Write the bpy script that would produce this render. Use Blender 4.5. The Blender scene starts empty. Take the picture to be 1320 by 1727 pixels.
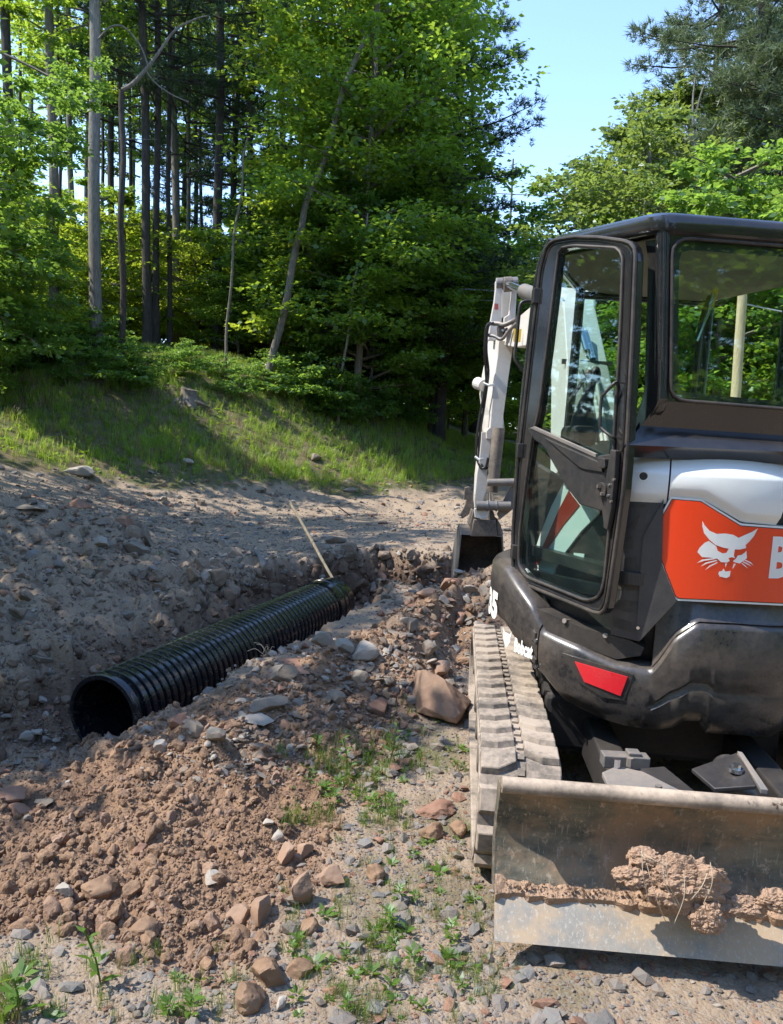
import bpy, bmesh, math, random
import numpy as np
from mathutils import Vector, Matrix
random.seed(7); RNG = np.random.default_rng(11)
sc = bpy.context.scene
COL = sc.collection
R_ = math.radians
# ------------------------------------------------------------------ camera
FPX, CX, CY = 1290.0, 660.0, 863.5
EYE = 1.70
PITCH, ROLL = R_(5.84), 0.06
cam_d = bpy.data.cameras.new('camera'); cam = bpy.data.objects.new('camera', cam_d); COL.objects.link(cam)
cam_d.sensor_fit = 'VERTICAL'; cam_d.sensor_height = 36.0; cam_d.lens = 36.0*FPX/1727.0
cam_d.clip_start = 0.05; cam_d.clip_end = 1500
CM = Matrix.Rotation(math.pi/2-PITCH, 4, 'X') @ Matrix.Rotation(ROLL, 4, 'Z')
cam.matrix_world = Matrix.Translation((0, 0, EYE)) @ CM
sc.camera = cam
# ------------------------------------------------------------------ world and sun
SUN_AZ, SUN_EL = R_(-97), R_(52)       # azimuth measured from +Y towards +X
world = bpy.data.worlds.new('World'); sc.world = world; world.use_nodes = True
wn = world.node_tree.nodes; wl = world.node_tree.links
sky = wn.new('ShaderNodeTexSky'); sky.sky_type = 'NISHITA'; sky.sun_disc = False
sky.sun_elevation = SUN_EL; sky.sun_rotation = SUN_AZ
sky.altitude = 2400; sky.air_density = 1.0; sky.dust_density = 0.6; sky.ozone_density = 2.2
bg = wn['Background']; bg.inputs['Strength'].default_value = 0.15
wl.new(sky.outputs[0], bg.inputs['Color'])
sun_d = bpy.data.lights.new('sun', 'SUN'); sun = bpy.data.objects.new('sun', sun_d); COL.objects.link(sun)
sun_d.energy = 2.05; sun_d.angle = R_(0.55); sun_d.color = (1.0, 0.95, 0.87)
SDIR = Vector((math.sin(SUN_AZ)*math.cos(SUN_EL), math.cos(SUN_AZ)*math.cos(SUN_EL), math.sin(SUN_EL)))
sun.rotation_euler = SDIR.to_track_quat('Z', 'Y').to_euler()
sc.view_settings.view_transform = 'Standard'; sc.view_settings.look = 'None'
sc.view_settings.gamma = 1.0; sc.view_settings.exposure = 2.0
sc.view_settings.use_curve_mapping = False
try:
    sc.cycles.max_bounces = 8; sc.cycles.transparent_max_bounces = 12
    sc.cycles.diffuse_bounces = 4; sc.cycles.glossy_bounces = 4
    sc.cycles.caustics_reflective = False; sc.cycles.caustics_refractive = False
except Exception: pass
# ------------------------------------------------------------------ pixel rays (photograph pixels -> places in the world)
def ray(px, py):
    d = CM.to_3x3() @ Vector(((px-CX)/FPX, -(py-CY)/FPX, -1.0)); return d.normalized()
def onY(px, py, Y):
    d = ray(px, py); return Vector((0, 0, EYE)) + d*(Y/d.y)
def onH(px, py, h=0.0):
    d = ray(px, py); return Vector((0, 0, EYE)) + d*((h-EYE)/d.z)
def onplane(px, py, p0, n):
    d = ray(px, py); o = Vector((0, 0, EYE)); return o + d*((p0-o).dot(n)/d.dot(n))
def oncyl(px, py, c, r):
    d = ray(px, py); a = d.x*d.x+d.y*d.y; b = -2*(d.x*c[0]+d.y*c[1]); q = c[0]**2+c[1]**2-r*r
    disc = max(b*b-4*a*q, 0.0); t = (-b-math.sqrt(disc))/(2*a)
    return Vector((0, 0, EYE)) + d*t
# ------------------------------------------------------------------ object helpers
def tag(o, label=None, cat=None, group=None, kind=None):
    if label: o['label'] = label
    if cat: o['category'] = cat
    if group: o['group'] = group
    if kind: o['kind'] = kind
    return o
def empty(name, loc=(0, 0, 0), rz=0.0, **k):
    o = bpy.data.objects.new(name, None); COL.objects.link(o); o.location = loc; o.rotation_euler = (0, 0, rz)
    o.empty_display_size = 0.2
    return tag(o, **k)
def link(name, me, mat=None, parent=None, **k):
    o = bpy.data.objects.new(name, me); COL.objects.link(o)
    if mat is not None and len(me.materials) == 0: me.materials.append(mat)
    if parent is not None: o.parent = parent
    return tag(o, **k)
def np_mesh(name, V, F, smooth=False):
    """V (n,3) array, F (m,k) array of constant face size"""
    me = bpy.data.meshes.new(name); V = np.asarray(V, np.float32); F = np.asarray(F, np.int32); k = F.shape[1]
    me.vertices.add(len(V)); me.vertices.foreach_set('co', V.ravel())
    me.loops.add(F.size); me.loops.foreach_set('vertex_index', F.ravel())
    me.polygons.add(len(F)); me.polygons.foreach_set('loop_start', np.arange(0, F.size, k, dtype=np.int32))
    if smooth: me.polygons.foreach_set('use_smooth', np.ones(len(F), bool))
    me.update(calc_edges=True); return me
def frame_of(t, up=Vector((0, 0, 1))):
    t = t.normalized()
    if abs(t.dot(up)) > 0.97: up = Vector((1, 0, 0))
    a = t.cross(up).normalized(); b = a.cross(t).normalized(); return a, b
class MB:
    def __init__(s): s.v = []; s.f = []
    def add(s, V, F):
        n = len(s.v); s.v += [tuple(p) for p in V]; s.f += [tuple(i+n for i in f) for f in F]; return s
    def box(s, c, size, rot=None):
        c = Vector(c); hx, hy, hz = (q/2 for q in size); V = []
        for x, y, z in ((-1,-1,-1),(1,-1,-1),(1,1,-1),(-1,1,-1),(-1,-1,1),(1,-1,1),(1,1,1),(-1,1,1)):
            p = Vector((x*hx, y*hy, z*hz))
            if rot is not None: p = rot @ p
            V.append(c+p)
        return s.add(V, [(0,3,2,1),(4,5,6,7),(0,1,5,4),(1,2,6,5),(2,3,7,6),(3,0,4,7)])
    def hexa(s, P):
        return s.add(P, [(0,3,2,1),(4,5,6,7),(0,1,5,4),(1,2,6,5),(2,3,7,6),(3,0,4,7)])
    def prism(s, poly, off):
        off = Vector(off); n = len(poly); V = [Vector(p) for p in poly]; V += [p+off for p in V]
        F = [tuple(range(n-1, -1, -1)), tuple(range(n, 2*n))]
        F += [(i, (i+1) % n, n+(i+1) % n, n+i) for i in range(n)]
        return s.add(V, F)
    def tube(s, pts, r, n=8, caps=True, closed=False, sq=1.0):
        pts = [Vector(p) for p in pts]; m = len(pts); rr = r if isinstance(r, (list, tuple, np.ndarray)) else [r]*m
        V = []; a = None
        for i, p in enumerate(pts):
            if closed: t = pts[(i+1) % m]-pts[i-1]
            else: t = pts[min(i+1, m-1)]-pts[max(i-1, 0)]
            t = t.normalized() if t.length > 1e-9 else Vector((0, 0, 1))
            if a is None: a, b = frame_of(t)
            else:
                a = (a-t*a.dot(t)); a = a.normalized() if a.length > 1e-6 else frame_of(t)[0]; b = t.cross(a)*-1
            for k in range(n):
                q = 2*math.pi*k/n; V.append(p+(a*math.cos(q)+b*math.sin(q)*sq)*rr[i])
        F = []
        for i in range(m if closed else m-1):
            j = (i+1) % m
            for k in range(n): F.append((i*n+k, i*n+(k+1) % n, j*n+(k+1) % n, j*n+k))
        if caps and not closed: F += [tuple(range(n-1, -1, -1)), tuple(range((m-1)*n, m*n))]
        return s.add(V, F)
    def loft(s, rings, caps=True, closed=True):
        n = len(rings[0]); V = [p for r in rings for p in r]; F = []
        for i in range(len(rings)-1):
            for k in range(n if closed else n-1): F.append((i*n+k, i*n+(k+1) % n, (i+1)*n+(k+1) % n, (i+1)*n+k))
        if caps: F += [tuple(range(n-1, -1, -1)), tuple(range((len(rings)-1)*n, len(rings)*n))]
        return s.add(V, F)
    def ringplate(s, outer, inner, off):
        off = Vector(off); n = len(outer); V = [Vector(p) for p in outer]+[Vector(p) for p in inner]
        V += [p+off for p in V]; F = []
        for i in range(n):
            j = (i+1) % n
            F += [(i, j, n+j, n+i), (2*n+i, 3*n+i, 3*n+j, 2*n+j), (i, 2*n+i, 2*n+j, j), (n+i, n+j, 3*n+j, 3*n+i)]
        return s.add(V, F)
    def cyl(s, a, b, r, n=12, r2=None):
        return s.tube([a, b], [r, r if r2 is None else r2], n)
    def sphere(s, c, r, n=10, m=7, sz=(1, 1, 1)):
        c = Vector(c); rings = []
        for i in range(1, m):
            q = math.pi*i/m
            rings.append([c+Vector((r*sz[0]*math.sin(q)*math.cos(2*math.pi*k/n), r*sz[1]*math.sin(q)*math.sin(2*math.pi*k/n), r*sz[2]*math.cos(q))) for k in range(n)])
        return s.loft(rings)
    def build(s, name, mat, parent=None, smooth=False, bevel=0.0, seg=2, fix=True, **k):
        me = bpy.data.meshes.new(name); me.from_pydata([tuple(p) for p in s.v], [], s.f)
        if fix:
            bm = bmesh.new(); bm.from_mesh(me); bmesh.ops.recalc_face_normals(bm, faces=bm.faces); bm.to_mesh(me); bm.free()
        me.update()
        if smooth: me.polygons.foreach_set('use_smooth', np.ones(len(me.polygons), bool))
        o = link(name, me, mat, parent, **k)
        if smooth:
            try: me.set_sharp_from_angle(angle=R_(38))
            except Exception: pass
        if bevel > 0:
            b = o.modifiers.new('bevel', 'BEVEL'); b.width = bevel; b.segments = seg; b.limit_method = 'ANGLE'; b.angle_limit = R_(35)
            try: b.harden_normals = False
            except Exception: pass
        return o
def round2(pts, rad, n=6):
    """round the corners of a closed 2-D polygon; rad a number or one per corner"""
    out = []; m = len(pts); rr = rad if isinstance(rad, (list, tuple)) else [rad]*m
    for i in range(m):
        p = Vector(pts[i]); a = Vector(pts[i-1])-p; b = Vector(pts[(i+1) % m])-p
        r = min(rr[i], a.length*.48, b.length*.48)
        if r < 1e-6: out.append(tuple(p)); continue
        A = p+a.normalized()*r; B = p+b.normalized()*r
        for k in range(n+1):
            t = k/n; q = A*(1-t)**2+p*2*t*(1-t)+B*t*t; out.append((q.x, q.y))
    return out
def resamp(pts, N, closed=True):
    P = [Vector(p) for p in pts]
    if closed: P = P+[P[0]]
    L = [0.0]
    for i in range(1, len(P)): L.append(L[-1]+(P[i]-P[i-1]).length)
    out = []; j = 0
    M = N if closed else N-1
    for k in range(N):
        t = L[-1]*k/M
        while j < len(L)-2 and L[j+1] < t: j += 1
        q = (t-L[j])/max(L[j+1]-L[j], 1e-9); out.append(P[j].lerp(P[j+1], min(q, 1)))
    return out
def curve(pts, n=8):
    """Catmull-Rom through 3-D points"""
    P = [Vector(p) for p in pts]; P = [P[0]*2-P[1]]+P+[P[-1]*2-P[-2]]; out = []
    for i in range(1, len(P)-2):
        for k in range(n):
            t = k/n; a, b, c, d = P[i-1], P[i], P[i+1], P[i+2]
            out.append(0.5*((2*b)+(c-a)*t+(2*a-5*b+4*c-d)*t*t+(3*b-a-3*c+d)*t**3))
    out.append(P[-2]); return out
# ------------------------------------------------------------------ numpy noise
def _h(ix, iy, iz, seed):
    n = (ix.astype(np.int64)*374761393+iy.astype(np.int64)*668265263+iz.astype(np.int64)*2147483647+seed*1274126177) & 0xffffffff
    n = ((n ^ (n >> 13))*1274126177) & 0xffffffff
    n = ((n ^ (n >> 16))*2246822519) & 0xffffffff
    return ((n ^ (n >> 15)) & 0xffffff)/float(0xffffff)
def vnoise(x, y, z=0.0, seed=0):
    x = np.asarray(x, float); y = np.asarray(y, float); z = np.zeros_like(x)+z
    ix, iy, iz = np.floor(x), np.floor(y), np.floor(z); fx, fy, fz = x-ix, y-iy, z-iz
    fx, fy, fz = (q*q*(3-2*q) for q in (fx, fy, fz)); r = 0
    for dx in (0, 1):
        for dy in (0, 1):
            for dz in (0, 1):
                r = r+_h(ix+dx, iy+dy, iz+dz, seed)*(fx if dx else 1-fx)*(fy if dy else 1-fy)*(fz if dz else 1-fz)
    return r*2-1
def fbm(x, y, z=0.0, o=4, seed=0, g=0.5):
    r = 0; a = 1; t = 0
    for i in range(o): r = r+a*vnoise(np.asarray(x)*2**i, np.asarray(y)*2**i, np.asarray(z)*2**i, seed+i*17); t += a; a *= g
    return r/t
def lump(x, y, cell, seed):
    """rounded lumps: one bump per jittered cell"""
    x = np.asarray(x)/cell; y = np.asarray(y)/cell; ix, iy = np.floor(x), np.floor(y); best = np.zeros_like(x)
    zz = np.zeros_like(x)
    for dx in (-1, 0, 1):
        for dy in (-1, 0, 1):
            jx, jy = ix+dx, iy+dy
            px = jx+_h(jx, jy, zz, seed); py = jy+_h(jx, jy, zz, seed+1); rr = .25+.55*_h(jx, jy, zz, seed+2)
            d2 = ((x-px)**2+(y-py)**2)/(rr*rr); best = np.maximum(best, np.sqrt(np.clip(1-d2, 0, 1))*rr)
    return best
def sstep(a, b, x): t = np.clip((np.asarray(x, float)-a)/(b-a), 0, 1); return t*t*(3-2*t)
# ------------------------------------------------------------------ materials
class NT:
    def __init__(s, name):
        s.m = bpy.data.materials.new(name); s.m.use_nodes = True; s.t = s.m.node_tree; s.n = s.t.nodes
        s.p = s.n['Principled BSDF']; s.out = s.n['Material Output']; s._tc = None
    def N(s, t, **k):
        n = s.n.new(t)
        for a, b in k.items(): setattr(n, a, b)
        return n
    def L(s, a, b): s.t.links.new(a, b)
    def tc(s):
        if s._tc is None: s._tc = s.N('ShaderNodeTexCoord')
        return s._tc.outputs['Object']
    def noise(s, scale, detail=4, rough=.55, vec=None, dist=0.0):
        n = s.N('ShaderNodeTexNoise'); n.inputs['Scale'].default_value = scale; n.inputs['Detail'].default_value = detail
        n.inputs['Roughness'].default_value = rough; n.inputs['Distortion'].default_value = dist
        s.L(vec if vec is not None else s.tc(), n.inputs['Vector']); return n.outputs['Fac']
    def ramp(s, fac, a, b, ca=(0,0,0,1), cb=(1,1,1,1)):
        n = s.N('ShaderNodeValToRGB'); e = n.color_ramp.elements; e[0].position = a; e[1].position = b
        e[0].color = ca; e[1].color = cb; s.L(fac, n.inputs[0]); return n.outputs[0]
    def mix(s, fac, a, b):
        n = s.N('ShaderNodeMix', data_type='RGBA')
        for v, i in ((fac, 0), (a, 6), (b, 7)):
            if isinstance(v, (int, float)): n.inputs[i].default_value = v
            elif isinstance(v, (tuple, list)): n.inputs[i].default_value = (*v[:3], 1)
            else: s.L(v, n.inputs[i])
        return n.outputs[2]
    def math(s, op, a, b=0.0):
        n = s.N('ShaderNodeMath', operation=op)
        for v, i in ((a, 0), (b, 1)):
            if isinstance(v, (int, float)): n.inputs[i].default_value = v
            else: s.L(v, n.inputs[i])
        return n.outputs[0]
    def mapped(s, sc=(1, 1, 1), rot=(0, 0, 0)):
        n = s.N('ShaderNodeMapping'); n.inputs['Scale'].default_value = sc; n.inputs['Rotation'].default_value = rot
        s.L(s.tc(), n.inputs['Vector']); return n.outputs[0]
    def bump(s, h, strength=.3, dist=.01):
        n = s.N('ShaderNodeBump'); n.inputs['Strength'].default_value = strength; n.inputs['Distance'].default_value = dist
        s.L(h, n.inputs['Height']); s.L(n.outputs[0], s.p.inputs['Normal']); return n
    def col(s, c):
        if isinstance(c, (tuple, list)): s.p.inputs['Base Color'].default_value = (*c[:3], 1)
        else: s.L(c, s.p.inputs['Base Color'])
    def rough(s, r):
        if isinstance(r, (int, float)): s.p.inputs['Roughness'].default_value = r
        else: s.L(r, s.p.inputs['Roughness'])
DUST = (.30, .235, .175)
def m_paint(name, c, rough=.35, dust=.3, dcol=DUST, dscale=3.0, metal=0.0, bump=.15, coat=0.0):
    """paint with a film of dry dust, small scratches and specks"""
    t = NT(name); f = t.noise(dscale, 6, .65); f2 = t.noise(38, 4, .7); lay = t.N('ShaderNodeNewGeometry')
    sx = t.N('ShaderNodeSeparateXYZ'); t.L(lay.outputs['Normal'], sx.inputs[0])
    up = t.math('MULTIPLY', t.math('MAXIMUM', sx.outputs[2], 0.0), .35)
    d = t.math('MULTIPLY', t.ramp(t.math('ADD', t.math('MULTIPLY', f, .7), t.math('MULTIPLY', f2, .35)), .42, .72), dust*1.6)
    d = t.math('MINIMUM', t.math('ADD', d, t.math('MULTIPLY', up, dust)), 1.0)
    t.col(t.mix(d, c, dcol)); r = t.math('ADD', rough, t.math('MULTIPLY', d, .45)); t.rough(r)
    t.p.inputs['Metallic'].default_value = metal
    if coat: t.p.inputs['Coat Weight'].default_value = coat; t.p.inputs['Coat Roughness'].default_value = .12
    t.bump(f2, bump, .002); return t.m
def m_plain(name, c, rough=.5, metal=0.0, var=.15, scale=20, bump=.2, bd=.003):
    t = NT(name); f = t.noise(scale, 5, .6)
    a = tuple(x*(1-var) for x in c); b = tuple(min(x*(1+var), 1) for x in c)
    t.col(t.mix(f, a, b)); t.rough(rough); t.p.inputs['Metallic'].default_value = metal; t.bump(f, bump, bd); return t.m
def m_glass(name, tint=(.80, .88, .85), base=.0):
    t = NT(name); t.n.remove(t.p); tr = t.N('ShaderNodeBsdfTransparent'); tr.inputs[0].default_value = (*tint, 1)
    gl = t.N('ShaderNodeBsdfGlossy'); gl.inputs['Roughness'].default_value = .02; gl.inputs[0].default_value = (.9, .95, .95, 1)
    ge = t.N('ShaderNodeNewGeometry'); vm = t.N('ShaderNodeVectorMath', operation='DOT_PRODUCT'); mx = t.N('ShaderNodeMixShader')
    t.L(ge.outputs['Normal'], vm.inputs[0]); t.L(ge.outputs['Incoming'], vm.inputs[1])
    gr = t.math('POWER', t.math('SUBTRACT', 1.0, t.math('ABSOLUTE', vm.outputs['Value'])), 5.0)
    fac = t.math('ADD', t.math('MULTIPLY', gr, .8), .03+base)
    du = t.N('ShaderNodeBsdfDiffuse'); du.inputs[0].default_value = (.5, .5, .44, 1)
    sp = t.ramp(t.noise(9, 8, .8), .5, .9, (0, 0, 0, 1), (.022, .022, .022, 1))
    t.L(fac, mx.inputs[0]); t.L(tr.outputs[0], mx.inputs[1]); t.L(gl.outputs[0], mx.inputs[2])
    m2 = t.N('ShaderNodeMixShader'); t.L(sp, m2.inputs[0]); t.L(mx.outputs[0], m2.inputs[1]); t.L(du.outputs[0], m2.inputs[2])
    t.L(m2.outputs[0], t.out.inputs[0]); return t.m
def m_leaf(name, c1, c2, trans=.55, tcol=None, rough=.45):
    t = NT(name); t.n.remove(t.p); oi = t.N('ShaderNodeObjectInfo'); ge = t.N('ShaderNodeNewGeometry')
    rnd = ge.outputs['Random Per Island']; n = t.noise(.7, 3)
    f = t.math('ADD', t.math('MULTIPLY', rnd, .6), t.math('MULTIPLY', n, .4))
    c = t.mix(f, c1, c2); c = t.mix(t.math('MULTIPLY', oi.outputs['Random'], .35), c, tuple(x*.6 for x in c1))
    df = t.N('ShaderNodeBsdfDiffuse'); t.L(c, df.inputs[0])
    tl = t.N('ShaderNodeBsdfTranslucent'); tc = tcol or tuple(min(1, x*k) for x, k in zip(c2, (2.6, 2.3, 1.2)))
    tm = t.mix(rnd, tuple(x*.65 for x in tc), tc); t.L(tm, tl.inputs[0])
    mx = t.N('ShaderNodeMixShader'); mx.inputs[0].default_value = trans; t.L(df.outputs[0], mx.inputs[1]); t.L(tl.outputs[0], mx.inputs[2])
    gl = t.N('ShaderNodeBsdfGlossy'); gl.inputs['Roughness'].default_value = rough; gl.inputs[0].default_value = (.8, .85, .9, 1)
    m2 = t.N('ShaderNodeMixShader'); m2.inputs[0].default_value = .035; t.L(mx.outputs[0], m2.inputs[1]); t.L(gl.outputs[0], m2.inputs[2])
    t.L(m2.outputs[0], t.out.inputs[0]); return t.m
def m_bark(name, c1, c2, sc=1.0):
    t = NT(name); v = t.mapped((16*sc, 16*sc, 3.2*sc)); f = t.noise(1.6, 8, .7, v, .6); g = t.noise(.8, 3)
    t.col(t.mix(t.math('MULTIPLY', g, .6), t.mix(t.ramp(f, .40, .58), c1, c2), tuple(x*1.25 for x in c2))); t.rough(.9); t.bump(f, .9, .03); return t.m
def m_stone(name, c1, c2, dirt=(.20, .115, .07), dw=.4):
    t = NT(name); oi = t.N('ShaderNodeObjectInfo'); f = t.noise(7, 8, .65); g = t.noise(40, 4, .7); k = t.noise(3.0, 5, .6)
    c = t.mix(f, c1, c2); c = t.mix(t.math('MULTIPLY', oi.outputs['Random'], .5), c, tuple(x*.62 for x in c1))
    c = t.mix(t.math('MULTIPLY', t.ramp(k, .42, .62), dw), c, dirt); t.col(c); t.rough(.88)
    t.bump(t.math('ADD', f, t.math('MULTIPLY', g, .4)), .5, .012); return t.m
M = {}
M['black'] = m_paint('black_gloss_paint', (.010, .011, .013), .14, .05, coat=.5)
M['blackdull'] = m_paint('black_textured_plastic', (.014, .015, .017), .42, .10)
M['skirt'] = m_paint('charcoal_counterweight_paint', (.015, .016, .019), .26, .22, dscale=2.2, coat=.25)
M['white'] = m_paint('white_machine_paint', (.74, .75, .72), .20, .05, dcol=(.5, .43, .34), coat=.5)
M['boomwhite'] = m_paint('worn_white_boom_paint', (.62, .605, .57), .42, .40, dcol=(.46, .36, .27))
M['orange'] = m_paint('orange_red_decal', (.80, .050, .006), .30, .0, coat=.25)
M['decalwhite'] = m_plain('white_decal', (.78, .77, .72), .4, var=.03)
M['redreflector'] = m_paint('red_reflector', (.62, .010, .022), .25, .06, coat=.4)
M['rubber'] = m_paint('dusty_track_rubber', (.070, .062, .054), .75, .85, dcol=(.36, .29, .225), dscale=4)
M['rubberdark'] = m_paint('black_rubber_seal', (.012, .012, .013), .5, .15)
M['steel'] = m_paint('worn_grey_steel', (.16, .16, .16), .42, .5, metal=.35)
M['chrome'] = m_plain('chrome_rod', (.62, .63, .65), .12, .95, var=.05)
M['iron'] = m_paint('dark_iron', (.05, .048, .046), .5, .55)
M['hose'] = m_plain('black_hose_rubber', (.015, .015, .016), .45)
M['under'] = m_paint('undercarriage_black_steel', (.016, .016, .018), .5, .08)
M['plate'] = m_paint('grey_cover_plate', (.12, .125, .13), .5, .5)
M['yellow'] = m_plain('yellow_label', (.75, .5, .03), .5)
M['cream'] = m_plain('cream_headliner', (.30, .27, .20), .9, var=.12, scale=60)
M['glass'] = m_glass('cab_glass', (.80, .90, .87), .035)
M['seat'] = m_plain('black_vinyl', (.02, .02, .021), .55)
# dozer blade: rust-brown dust over worn grey-green steel
t = NT('dozer_blade_steel'); v = t.mapped((3, 3, 11)); f = t.noise(1.3, 8, .7, v); g = t.noise(2.6, 7, .68); k = t.noise(26, 6, .75)
c = t.mix(t.ramp(f, .36, .66), (.065, .066, .052), (.21, .185, .135)); c = t.mix(t.ramp(g, .47, .60), c, (.31, .205, .125))
c = t.mix(t.ramp(k, .56, .68), c, (.42, .33, .235)); c = t.mix(t.math('MULTIPLY', t.ramp(t.noise(1.0, 3, .6, t.mapped((95, 95, 5), (0, .25, 0))), .60, .66), .55), c, (.34, .31, .25)); t.col(c); t.rough(t.math('ADD', .46, t.math('MULTIPLY', g, .45)))
t.p.inputs['Metallic'].default_value = .25; t.bump(t.math('ADD', g, k), .5, .006); M['blade'] = t.m
t = NT('bare_cutting_edge_steel'); v = t.mapped((26, 26, 2)); f = t.noise(1.3, 8, .75, v); g = t.noise(5.0, 7, .7)
c = t.mix(f, (.175, .165, .15), (.37, .345, .30)); c = t.mix(t.ramp(g, .42, .55), c, (.42, .315, .21)); t.col(c)
c = t.mix(t.math('MULTIPLY', t.ramp(t.noise(1.0, 3, .6, t.mapped((120, 120, 6), (0, -.3, 0))), .57, .64), .5), c, (.50, .46, .40)); t.col(c); t.rough(.55); t.p.inputs['Metallic'].default_value = .05; t.bump(t.math('ADD', f, g), .35, .003); M['edge'] = t.m
M['lip'] = m_paint('dusty_steel_lip', (.16, .13, .10), .5, .8, dcol=(.46, .36, .27), dscale=5)
M['louvre'] = m_paint('charcoal_louvre_plastic', (.034, .036, .040), .34, .10)
M['clod'] = m_plain('sunbaked_soil_clod', (.36, .235, .155), .95, var=.3, scale=45, bump=1.0, bd=.02)
M['root'] = m_plain('dry_root', (.42, .34, .24), .9)
# pipe: black plastic with a dusty film and green dash line along the crest (local x = along, angle about x)
t = NT('black_corrugated_plastic'); f = t.noise(3.2, 6, .7); g = t.noise(24, 5, .75)
ge = t.N('ShaderNodeNewGeometry'); sx = t.N('ShaderNodeSeparateXYZ'); t.L(ge.outputs['Normal'], sx.inputs[0])
d = t.math('MULTIPLY', t.ramp(g, .54, .72), t.ramp(f, .42, .64)); c = t.mix(t.math('MULTIPLY', d, .7), (.0075, .009, .013), (.26, .21, .16))
at = t.N('ShaderNodeAttribute', attribute_name='stripe'); c = t.mix(at.outputs['Fac'], c, (.16, .30, .13)); t.col(c)
t.p.inputs['Coat Weight'].default_value = .4; t.rough(t.math('ADD', .22, t.math('MULTIPLY', d, .5))); M['pipe'] = t.m
M['wood'] = m_bark('ash_handle_wood', (.50, .36, .20), (.62, .47, .28), .6)
M['st_grey'] = m_stone('grey_fieldstone', (.150, .130, .105), (.32, .285, .235), (.25, .165, .105), .55)
M['st_tan'] = m_stone('soil_covered_stone', (.26, .165, .11), (.38, .255, .175), (.30, .17, .105), .6)
M['st_pale'] = m_stone('pale_sandstone', (.29, .26, .22), (.45, .405, .345), (.34, .25, .18), .45)
M['st_red'] = m_stone('reddish_sandstone', (.20, .10, .065), (.34, .185, .12), (.33, .20, .13), .5)
M['st_blue'] = m_stone('bluish_shale', (.13, .128, .122), (.26, .25, .235), (.24, .175, .125), .4)
M['earth'] = m_stone('crumbly_bank_earth', (.17, .125, .088), (.33, .26, .19), (.20, .125, .08), .6)
M['earthd'] = m_stone('dark_moist_earth', (.085, .052, .034), (.20, .13, .085), (.13, .08, .05), .5)
M['clods'] = m_stone('red_brown_clod', (.145, .082, .045), (.33, .20, .118), (.36, .235, .15), .5)
M['gravel'] = m_stone('grey_brown_gravel', (.15, .135, .12), (.33, .295, .26), (.25, .17, .12), .4)
M['leaf'] = m_leaf('maple_leaf', (.072, .155, .024), (.145, .25, .042), .5, (.46, .66, .05))
M['leaf2'] = m_leaf('beech_leaf', (.060, .125, .016), (.13, .22, .03), .55, (.62, .76, .06))
M['leafd'] = m_leaf('shade_leaf', (.055, .125, .034), (.11, .21, .055), .48, (.42, .66, .08))
M['leafp'] = m_leaf('pale_roadside_leaf', (.095, .15, .045), (.18, .25, .08), .42, (.42, .55, .09))
M['needle'] = m_leaf('pine_needle', (.042, .078, .036), (.085, .13, .055), .3, (.10, .17, .04))
M['needlep'] = m_leaf('pale_pine_needle', (.12, .16, .08), (.23, .27, .14), .34, (.17, .23, .08))
M['weed'] = m_leaf('weed_leaf', (.06, .14, .015), (.14, .24, .03), .42, (.30, .45, .03))
M['grass'] = m_leaf('grass_blade', (.12, .23, .03), (.25, .36, .06), .5, (.62, .82, .09))
M['dry'] = m_leaf('dry_grass_blade', (.22, .17, .08), (.36, .30, .16), .35, (.35, .28, .12))
M['bark'] = m_bark('grey_brown_bark', (.065, .052, .040), (.20, .17, .135))
M['barkd'] = m_bark('dark_pine_bark', (.018, .014, .011), (.065, .052, .042))
M['barkl'] = m_bark('pale_grey_bark', (.085, .075, .062), (.24, .215, .185))
M['wire'] = m_plain('utility_wire', (.45, .45, .45), .6)
# ground: weights in the point attributes 'red' (spoil), 'green' (grass-covered), 'dark' (moist cut)
t = NT('ground_soil')
A = {k: t.N('ShaderNodeAttribute', attribute_name=k).outputs['Fac'] for k in ('red', 'green', 'moist', 'paved')}
f = t.noise(2.2, 9, .68); g = t.noise(14, 8, .72); s = t.noise(60, 6, .75); vor = t.N('ShaderNodeTexVoronoi'); vor.inputs['Scale'].default_value = 85
t.L(t.tc(), vor.inputs['Vector']); vr = t.N('ShaderNodeSeparateColor'); t.L(vor.outputs['Color'], vr.inputs[0])
grey = t.mix(g, (.215, .155, .103), (.40, .305, .215)); grey = t.mix(t.math('MULTIPLY', t.ramp(vr.outputs[0], .55, .95), .35), grey, (.36, .33, .30))
red = t.mix(t.ramp(g, .3, .7), (.14, .076, .042), (.34, .205, .120)); red = t.mix(t.ramp(f, .46, .70), red, (.38, .26, .17)); red = t.mix(t.ramp(t.noise(1.1, 5, .6), .50, .66), red, (.14, .078, .046))
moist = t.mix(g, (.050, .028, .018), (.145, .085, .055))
green = t.mix(t.ramp(f, .4, .6), (.060, .080, .022), (.150, .112, .060))
road = t.mix(g, (.30, .28, .25), (.42, .40, .36))
c = t.mix(t.math('MULTIPLY', t.math('ADD', A['red'], t.math('MULTIPLY', t.math('SUBTRACT', f, .5), .5)), 1.0), grey, red)
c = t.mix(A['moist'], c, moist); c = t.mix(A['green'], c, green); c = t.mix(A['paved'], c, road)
t.col(t.mix(t.math('MULTIPLY', t.ramp(s, .35, .75), .35), c, t.mix(.5, c, (.42, .34, .27)))); t.rough(.95)
t.p.inputs['Specular IOR Level'].default_value = .2
t.bump(t.math('ADD', t.math('MULTIPLY', g, 1.0), t.math('ADD', t.math('MULTIPLY', s, .4), t.math('MULTIPLY', vor.outputs['Distance'], -.25))), .8, .028)
M['ground'] = t.m
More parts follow.
